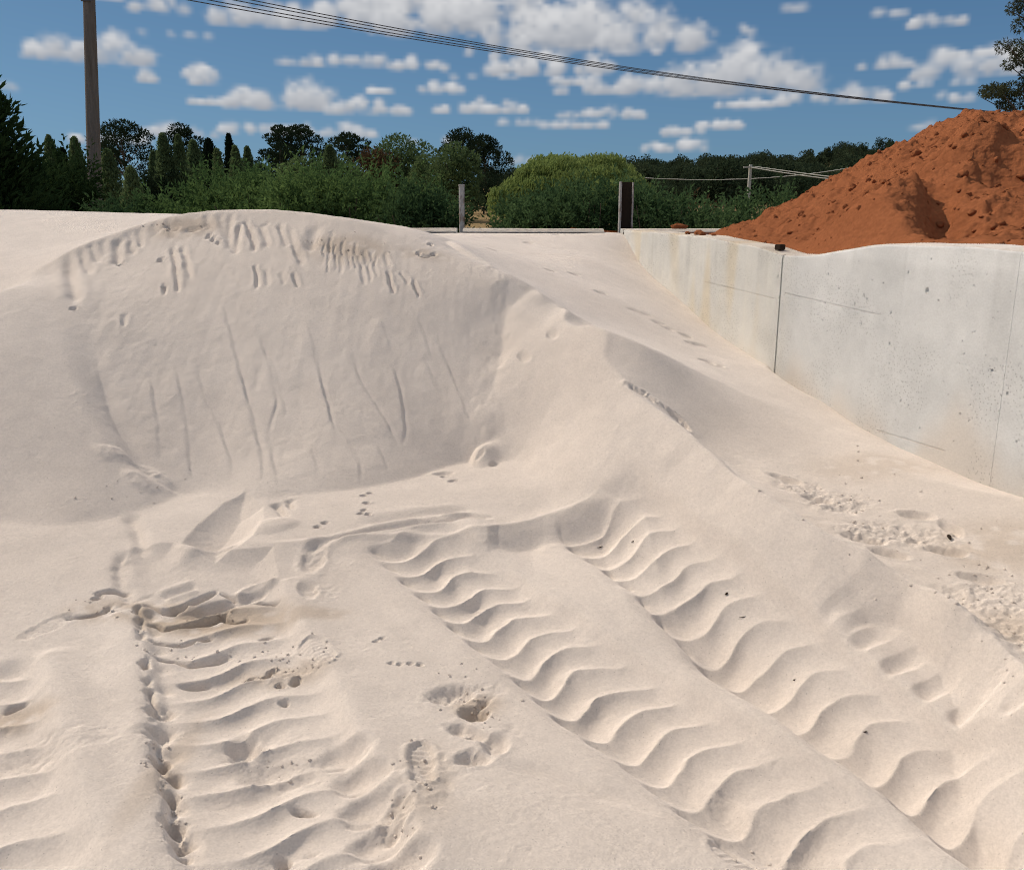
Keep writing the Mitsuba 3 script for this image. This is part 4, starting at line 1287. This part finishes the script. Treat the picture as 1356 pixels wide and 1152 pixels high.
# --- hedge of feathery bushes behind the back wall
for i, (u, top, Y, w, lb) in enumerate((
        (195, 238, 19.0, 1.9, 'low dark green bush right of the power pole, first of the hedge'), (262, 232, 18.0, 1.9, 'green hedge bush below the crooked narrow poplars'), (330, 214, 17.5, 2.1, 'bright green hedge bush above the highest part of the sand heap'),
        (395, 208, 18.0, 2.0, 'green hedge bush in front of the pair of tall pines'), (452, 214, 17.0, 1.9, 'leafy green hedge bush left of the rust brown tree'), (505, 212, 17.5, 2.1, 'tallest feathery green hedge bush below the round green tree'),
        (556, 232, 17.0, 1.3, 'last hedge bush before the gap with the slim post'), (120, 262, 17.0, 1.9, 'low grey green bush at the foot of the power pole'))):
    rng = np.random.default_rng(100 + i)
    h = height_to(u, top, Y) * (.95 if i in (2, 3, 4, 5, 6) else .88)
    cr = spray_bush(rng, w * (1.1 + .3 * (i % 2)), h, 2200, 9, .11, .042, lobes=20, ragged=.5)
    st = merge([limb([rng.normal() * .1, rng.normal() * .1, -.2], [rng.normal() * w * .28, rng.normal() * w * .28, h * .75], .03, .008, rng, .1, 6, 5)[1] for _ in range(9)])
    plant('hedge_bush', st, cr, 'leaf_hedge_dark' if i in (0, 6, 7) else 'leaf_hedge', u, Y + (i % 3 - 1) * .9, lb, 'bush', 'feathery bushes of the hedge behind the heap', wname='stems', cname='foliage')

# --- shrubs right of the gap
for i, (u, top, Y, w, mat, lb) in enumerate((
        (735, 252, 16.5, 1.5, 'leaf_shrub', 'dark green shrub in front of the willow, left one'), (790, 244, 16.0, 1.4, 'leaf_shrub', 'bushy green shrub just left of the steel beam post'), (880, 256, 15.5, 1.4, 'leaf_shrub', 'leafy shrub just right of the steel beam post'),
        (925, 250, 17.0, 1.3, 'leaf_rust', 'half bare brownish shrub between two green ones'), (945, 276, 15.0, 1.2, 'leaf_shrub', 'low bright green shrub next to the foot of the soil heap'), (995, 262, 16.5, 1.5, 'leaf_shrub', 'green shrub under the far power pole'),
        (1050, 262, 18.5, 1.6, 'leaf_shrub', 'dark shrub partly hidden by the soil slope'))):
    rng = np.random.default_rng(140 + i)
    h = height_to(u, top, Y) * 1.02
    cr = spray_bush(rng, w * 1.45, h, 1600 if mat != 'leaf_rust' else 350, 9, .09, .042, lobes=20, ragged=.36, up=.45)
    st = merge([limb([rng.normal() * .1, rng.normal() * .1, -.2], [rng.normal() * w * .3, rng.normal() * w * .3, h * .85], .022, .006, rng, .1, 6, 5)[1] for _ in range(9)])
    plant('shrub', st, cr, mat, u, Y, lb, 'shrub', wname='stems', cname='foliage')

# --- dark conifer at the left edge
rng = np.random.default_rng(60)
Y = 15.5
u0 = -28
h = height_to(u0, 72, Y)
wood = [limb([0, 0, -.3], [0.1, 0, h * .95], .14, .02, rng, .02, 8, 8)[1]]
n = 1000
t = rng.uniform(.03, 1, n) ** .9
a = rng.uniform(0, 6.28, n)
R = (1.75 * (1 - t) ** .6 + .06) * rng.uniform(.6, 1.05, n)
cc, dd = [], []
for j in range(34):
    s_ = (j + .5) / 34
    out = np.stack([np.cos(a), np.sin(a), .25 + .75 * s_ * np.ones(n)], -1)
    q_ = np.stack([np.cos(a) * R * s_, np.sin(a) * R * s_, h * t * .93 + R * (s_ ** 2 * .55 - .1)], -1)
    cc.append(q_ + rng.normal(size=(n, 3)) * .055)
    dd.append(out + rng.normal(size=(n, 3)) * .5)
cr = leaves(np.concatenate(cc), np.concatenate(dd), .17, .05, rng)
plant('conifer', merge(wood), cr, 'leaf_cypress', u0, Y, 'big dark conifer with feathery drooping boughs at the left edge')
rng = np.random.default_rng(61)
h = height_to(75, 196, 19)
cr = spray_bush(rng, 3.0, h, 2600, 9, .14, .05, lobes=26, ragged=.3)
plant('conifer', limb([0, 0, -.3], [0, 0, h * .8], .08, .02, rng)[1], cr, 'leaf_cypress', 40, 19.5, 'lower dark conifer filling in beside the big one at the left edge')

# --- poplars
for i, (u, top, Y, w, lb) in enumerate((
        (76, 186, 62, 1.6, 'poplar with a forked top, leftmost of the row'), (92, 202, 64, 1.5, 'dark leaning poplar just right of the forked one'), (109, 188, 62, 1.4, 'narrow poplar just left of the power pole'), (133, 198, 66, 1.6, 'poplar half hidden behind the power pole'),
        (150, 204, 58, 1.8, 'broad poplar between the power pole and the spreading pine'), (224, 184, 60, 1.5, 'tall narrow poplar right of the spreading pine'), (244, 186, 60, 1.6, 'poplar below the round topped pine'), (263, 192, 64, 1.8, 'poplar just right of the round topped pine'),
        (283, 190, 66, 1.9, 'thick dark poplar left of the spire like one'), (310, 184, 66, 1.5, 'dark spire shaped poplar standing alone above the hedge'), (317, 200, 58, 1.2, 'pale green slender poplar in front of the spire shaped one'), (333, 200, 70, 1.2, 'thin crooked poplar leaning right'),
        (293, 204, 56, 1.2, 'pale slender poplar left of the spire shaped one'), (210, 206, 70, 1.5, 'small poplar at the right foot of the spreading pine'), (440, 200, 48, 1.2, 'young poplar poking above the hedge'), (178, 226, 55, 1.8, 'low bushy poplar below the spreading pine'))):
    rng = np.random.default_rng(200 + i)
    h = height_to(u, top, Y)
    tr, cr = column(rng, h * 1.04, w * (.85 + .35 * (i % 3) / 2), 4600, .2)
    plant('poplar', tr, cr, 'leaf_poplar' if i not in (1, 8, 9) else 'leaf_pine', u, Y, lb, 'tree', 'poplars in the row behind the hedge')

# --- pines
for i, (u, top, w, clear, flat, npads, lb) in enumerate((
        (173, 166, 7.0, .42, .42, 20, 'tall spreading pine with a bare trunk right of the power pole'), (250, 172, 4.6, .55, .6, 13, 'round topped pine behind the poplars'), (377, 170, 4.6, .5, .5, 13, 'left pine of the tall pair above the hedge'), (405, 170, 5.8, .6, .42, 14, 'right pine of the tall pair, with the flatter crown'),
        (467, 182, 4.8, .6, .5, 12, 'flat topped pine left of the rust brown tree'), (607, 178, 5.2, .55, .55, 14, 'dark pine rising behind the tall pale green tree'), (645, 186, 5.4, .42, .7, 18, 'dark pine with gaps in its crown left of the willow'), (150, 190, 3.6, .5, .5, 9, 'small dark pine at the left shoulder of the spreading pine'), (372, 198, 5, .3, .6, 12, 'low dark pine at the foot of the tall pair'))):
    rng = np.random.default_rng(300 + i)
    Y = 105 + 4 * (i % 4)
    h = height_to(u, top, Y)
    tr, cr = pine(rng, h, w, clear, flat, npads, .26, 260)
    plant('pine_tree', tr, cr, 'leaf_pine', u, Y, lb, 'tree', 'dark pines behind the hedge')

# --- round trees and the willow
for i, (u, top, Y, w, n, mat, lb) in enumerate((
        (530, 180, 62, 5.2, 7000, 'leaf_broad', 'round crowned green tree above the tallest hedge bush'), (498, 196, 60, 3.8, 4200, 'leaf_rust', 'rust brown tree left of the round green tree'), (604, 190, 55, 3.4, 5000, 'leaf_broad', 'tall pale green tree in front of the dark pine'),
        (640, 236, 78, 5.6, 4200, 'leaf_pine', 'dark low tree in the shade beside the dry field'), (405, 208, 58, 3.6, 3600, 'leaf_broad', 'yellowish green tree below the pair of pines'), (570, 204, 58, 3.2, 3600, 'leaf_broad', 'small green tree right of the round one'), (455, 208, 58, 3.4, 3600, 'leaf_broad', 'green tree below the flat topped pine'), (350, 218, 60, 3.0, 3000, 'leaf_pine', 'dark rounded tree behind the hedge, left of the pair of pines'),
        (215, 232, 60, 4.2, 3600, 'leaf_pine', 'dark rounded tree low behind the poplars'), (120, 232, 60, 4.4, 3600, 'leaf_pine', 'dark rounded tree low behind the power pole'), (272, 202, 72, 5.0, 4200, 'leaf_pine', 'dark tree filling the gap between the round topped pine and the spire shaped poplar'),
        (322, 208, 74, 4.2, 3600, 'leaf_pine', 'dark low tree behind the thin crooked poplar'), (432, 204, 76, 4.2, 3600, 'leaf_pine', 'dark tree right of the pair of tall pines'), (92, 214, 74, 4.6, 3600, 'leaf_pine', 'dark tree behind the leftmost poplars'))):
    rng = np.random.default_rng(400 + i)
    h = height_to(u, top, Y)
    tr, cr = crown_tree(rng, h, w, n, .22, lobes=16, low=.02)
    plant('leafy_tree', tr, cr, mat, u, Y, lb, 'tree')
rng = np.random.default_rng(450)
h = height_to(765, 192, 46)
tr, cr = willow(rng, h, 7.6, 90000, .2)
plant('willow', tr, cr, 'leaf_willow', 764, 46, 'wide yellow green willow with hanging boughs behind the steel beam post')

# --- gum tree at the right edge
rng = np.random.default_rng(470)
Y = 21
xg, zg = at(1378, Y)
k = thing('gum_tree', 'tall thin gum tree with sparse dark leaves at the right edge behind the soil heap', 'tree')
wood = [limb([0, 0, -.3], [-.05, 0, 8.4], .13, .05, rng, .03, 9, 8)[1], limb([0, 0, 2.0], [-.45, .1, 8.2], .08, .03, rng, .05, 8, 7)[1]]
cr = []
for (du, v, r, fl) in ((-62, 122, .26, .5), (-48, 116, .30, .5), (-30, 116, .3, .5), (-36, 134, .2, .7), (-20, 130, .3, .8), (-8, 118, .3, .8), (-45, 60, .16, .9), (-32, 62, .18, .9), (-24, 78, .2, .8), (-38, 84, .16, .8), (-18, 46, .2, .9), (-14, 28, .2, .9), (-30, 8, .18, .9), (-16, 2, .25, .9), (-8, 64, .25, .9), (-4, 92, .26, .9), (-18, 98, .2, .9), (4, 30, .3, .9), (6, 76, .3, .9), (-24, -18, .3, 1), (0, -30, .4, 1), (20, 10, .4, 1), (20, 60, .4, 1), (14, 110, .35, .8), (-12, -60, .4, 1), (24, -60, .5, 1), (40, 90, .4, .8)):
    e = PY(1378 + du, v, Y) - [xg, Y, zg] + [0, rng.normal() * .25, 0]
    o = np.array([-.2 * (rng.random() < .5), 0, max(1.5, e[2] - .55 - abs(e[0]) * .4)])
    wood.append(limb(o, e, .026, .007, rng, .15, 6, 5)[1])
    m = int(420 * (r / .25) ** 2)
    b = in_ball(m, rng)
    cr.append(leaves(e + b * [r, r, r * fl], b * .4 + [0, 0, -.3] + rng.normal(size=b.shape) * .6, .075, .026, rng))
add('trunk', tuple([merge(wood)[0] + [xg, Y, zg], merge(wood)[1]]), 'mat_bark', k, smooth=50)
add('crown', tuple([merge(cr)[0] + [xg, Y, zg], merge(cr)[1]]), 'leaf_gum', k)

# --- forest on the hill: instances of four crowns
for v in range(4):
    rng = np.random.default_rng(500 + v)
    tr, cr = crown_tree(rng, 9.0, 7.0 if v < 3 else 4.0, 900, .75, lobes=11, low=.0, squash=.9)
    scene[f'forest_crown_{v}'] = {'type': 'shapegroup', 'leaves': mikit.ply(cr, 'leaf_forest'), 'wood': mikit.ply(tr, 'mat_bark')}
rng = np.random.default_rng(520)
cnt = 0
for _ in range(6000):
    Y = rng.uniform(150, 900)
    u = rng.uniform(640, 1400) if Y > 200 else rng.uniform(820, 1300)
    x = (u - 678) / FPX * Y
    open_ = meshkit.fbm(np.array([[x * .012, Y * .008, 3.]]), 2, 9)[0]
    if (open_ > .60 and Y > 300) or (u < 840 and Y < 330):
        continue
    cnt += 1
    s_ = rng.uniform(.55, 1.25) * (.75 if Y < 240 else 1.0)
    scene[f'forest__{cnt:03d}'] = {'type': 'instance', 'group': ref(f'forest_crown_{rng.integers(0, 4)}'), 'to_world': T().translate([x, Y, tz_(x, Y) - .3]).rotate([0, 0, 1], float(rng.uniform(0, 360))).scale([s_, s_, s_ * float(rng.uniform(.8, 1.2))])}
    if cnt >= 1500:
        break
tag('forest', 'dark forest covering the hill beyond the bay on the right', 'forest', kind='stuff')

# ------------------------------------------------------------------ poles and wires
pole = thing('utility_pole', 'tall weathered timber power pole at the left, its top out of view', 'utility pole')
Y = 22.5
a, b = PY(126, 262, Y), PY(118, 0, Y)
d = (b - a) / (b - a)[2]
pts = [a - d * (a[2] + .5), a, a + d * 2, b, b + d * 1.6]
add('shaft', tube(pts, [.18, .17, .155, .135, .12], 14), 'mat_pole', pole, smooth=50)
add('bracket', merge([box(b + [-.02, -.13, .02], [.22, .05, .16]), box(b + [-.10, -.10, .10], [.05, .1, .22])]), 'mat_wire', pole)

Aw, Bw = np.array([-16.0, 27.0]), np.array([52.0, 74.0])


def on_line(u, v, off=0.0):
    x, yv = (u - 678) / FPX, (v - 576) / FPX
    down, fwd = SP + CP * yv, CP - SP * yv
    d = Bw - Aw
    nrm = np.array([-d[1], d[0]]) / np.linalg.norm(d)
    t = ((Aw + nrm * off) @ nrm) / (np.array([x, fwd]) @ nrm)
    return np.array([x * t, fwd * t, EYE - down * t])


us = np.array([60, 230, 315, 460, 738, 904, 1042, 1181, 1286, 1420])
low = np.array([-40, 0, 15.5, 38, 82, 102.5, 120, 137, 148, 160])
gap = np.array([22, 17, 16, 13, 7, 3.6, 2.8, 2.2, 2, 1.5])
for i, (fr, lb) in enumerate(((0, 'lowest of the four overhead power lines crossing the sky'), (.3, 'second lowest of the four overhead power lines crossing the sky'), (.7, 'second highest of the four overhead power lines crossing the sky'), (1.0, 'highest of the four overhead power lines crossing the sky'))):
    pts = np.array([on_line(u, v) for u, v in zip(us, low - gap * fr)])
    s_ = np.linalg.norm(pts[:, :2] - pts[0, :2], axis=1)
    co = np.polyfit(s_, pts[:, 2], 3)
    ss = np.linspace(0, s_[-1], 60)
    dxy = (pts[-1, :2] - pts[0, :2]) / s_[-1]
    k = add('power_line', tube(np.column_stack([pts[0, :2] + ss[:, None] * dxy, np.polyval(co, ss)]), .017, 5), 'mat_wire', smooth=True)
    tag(k, lb, 'power line', 'overhead power lines')

Y = 85
a, b = PY(990, 275, Y), PY(994, 218, Y)
pole = thing('utility_pole', 'small pale far power pole standing before the dark forest', 'utility pole')
add('shaft', tube([[a[0], Y, at(990, Y)[1] - .4], a, b], [.2, .19, .15], 10), 'mat_pole_pale', pole, smooth=50)
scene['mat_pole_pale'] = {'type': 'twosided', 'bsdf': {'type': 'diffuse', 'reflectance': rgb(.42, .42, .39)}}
add('crossarm', box(b + [0, -.18, -.25], [1.4, .12, .14]), 'mat_pole_pale', pole)
c0 = b + [-.1, -.2, -.2]


def far_wire(ptsuv, lb, r=.045):
    pts = np.array([PY(u, v, yy) for u, v, yy in ptsuv])
    t = np.linspace(0, 1, 40)
    tt = np.linspace(0, 1, len(pts))
    cf = [np.polyfit(tt, pts[:, k], min(2, len(pts) - 1)) for k in range(3)]
    k = add('power_line', tube(np.column_stack([np.polyval(c, t) for c in cf]), r, 5), 'mat_wire_far', smooth=True)
    tag(k, lb, 'power line')


far_wire([(994, 222, 84.6), (1050, 231, 80), (1090, 236, 76), (1130, 240, 72)], 'far wire running right from the far power pole towards the soil heap')
far_wire([(1000, 221, 84.6), (1050, 228, 80), (1090, 233, 76), (1130, 238, 72)], 'upper far wire running right from the far power pole')
far_wire([(850, 236, 130), (920, 238, 122), (990, 237, 114), (1050, 233, 106), (1130, 222, 98)], 'far sagging wire crossing behind the far power pole')
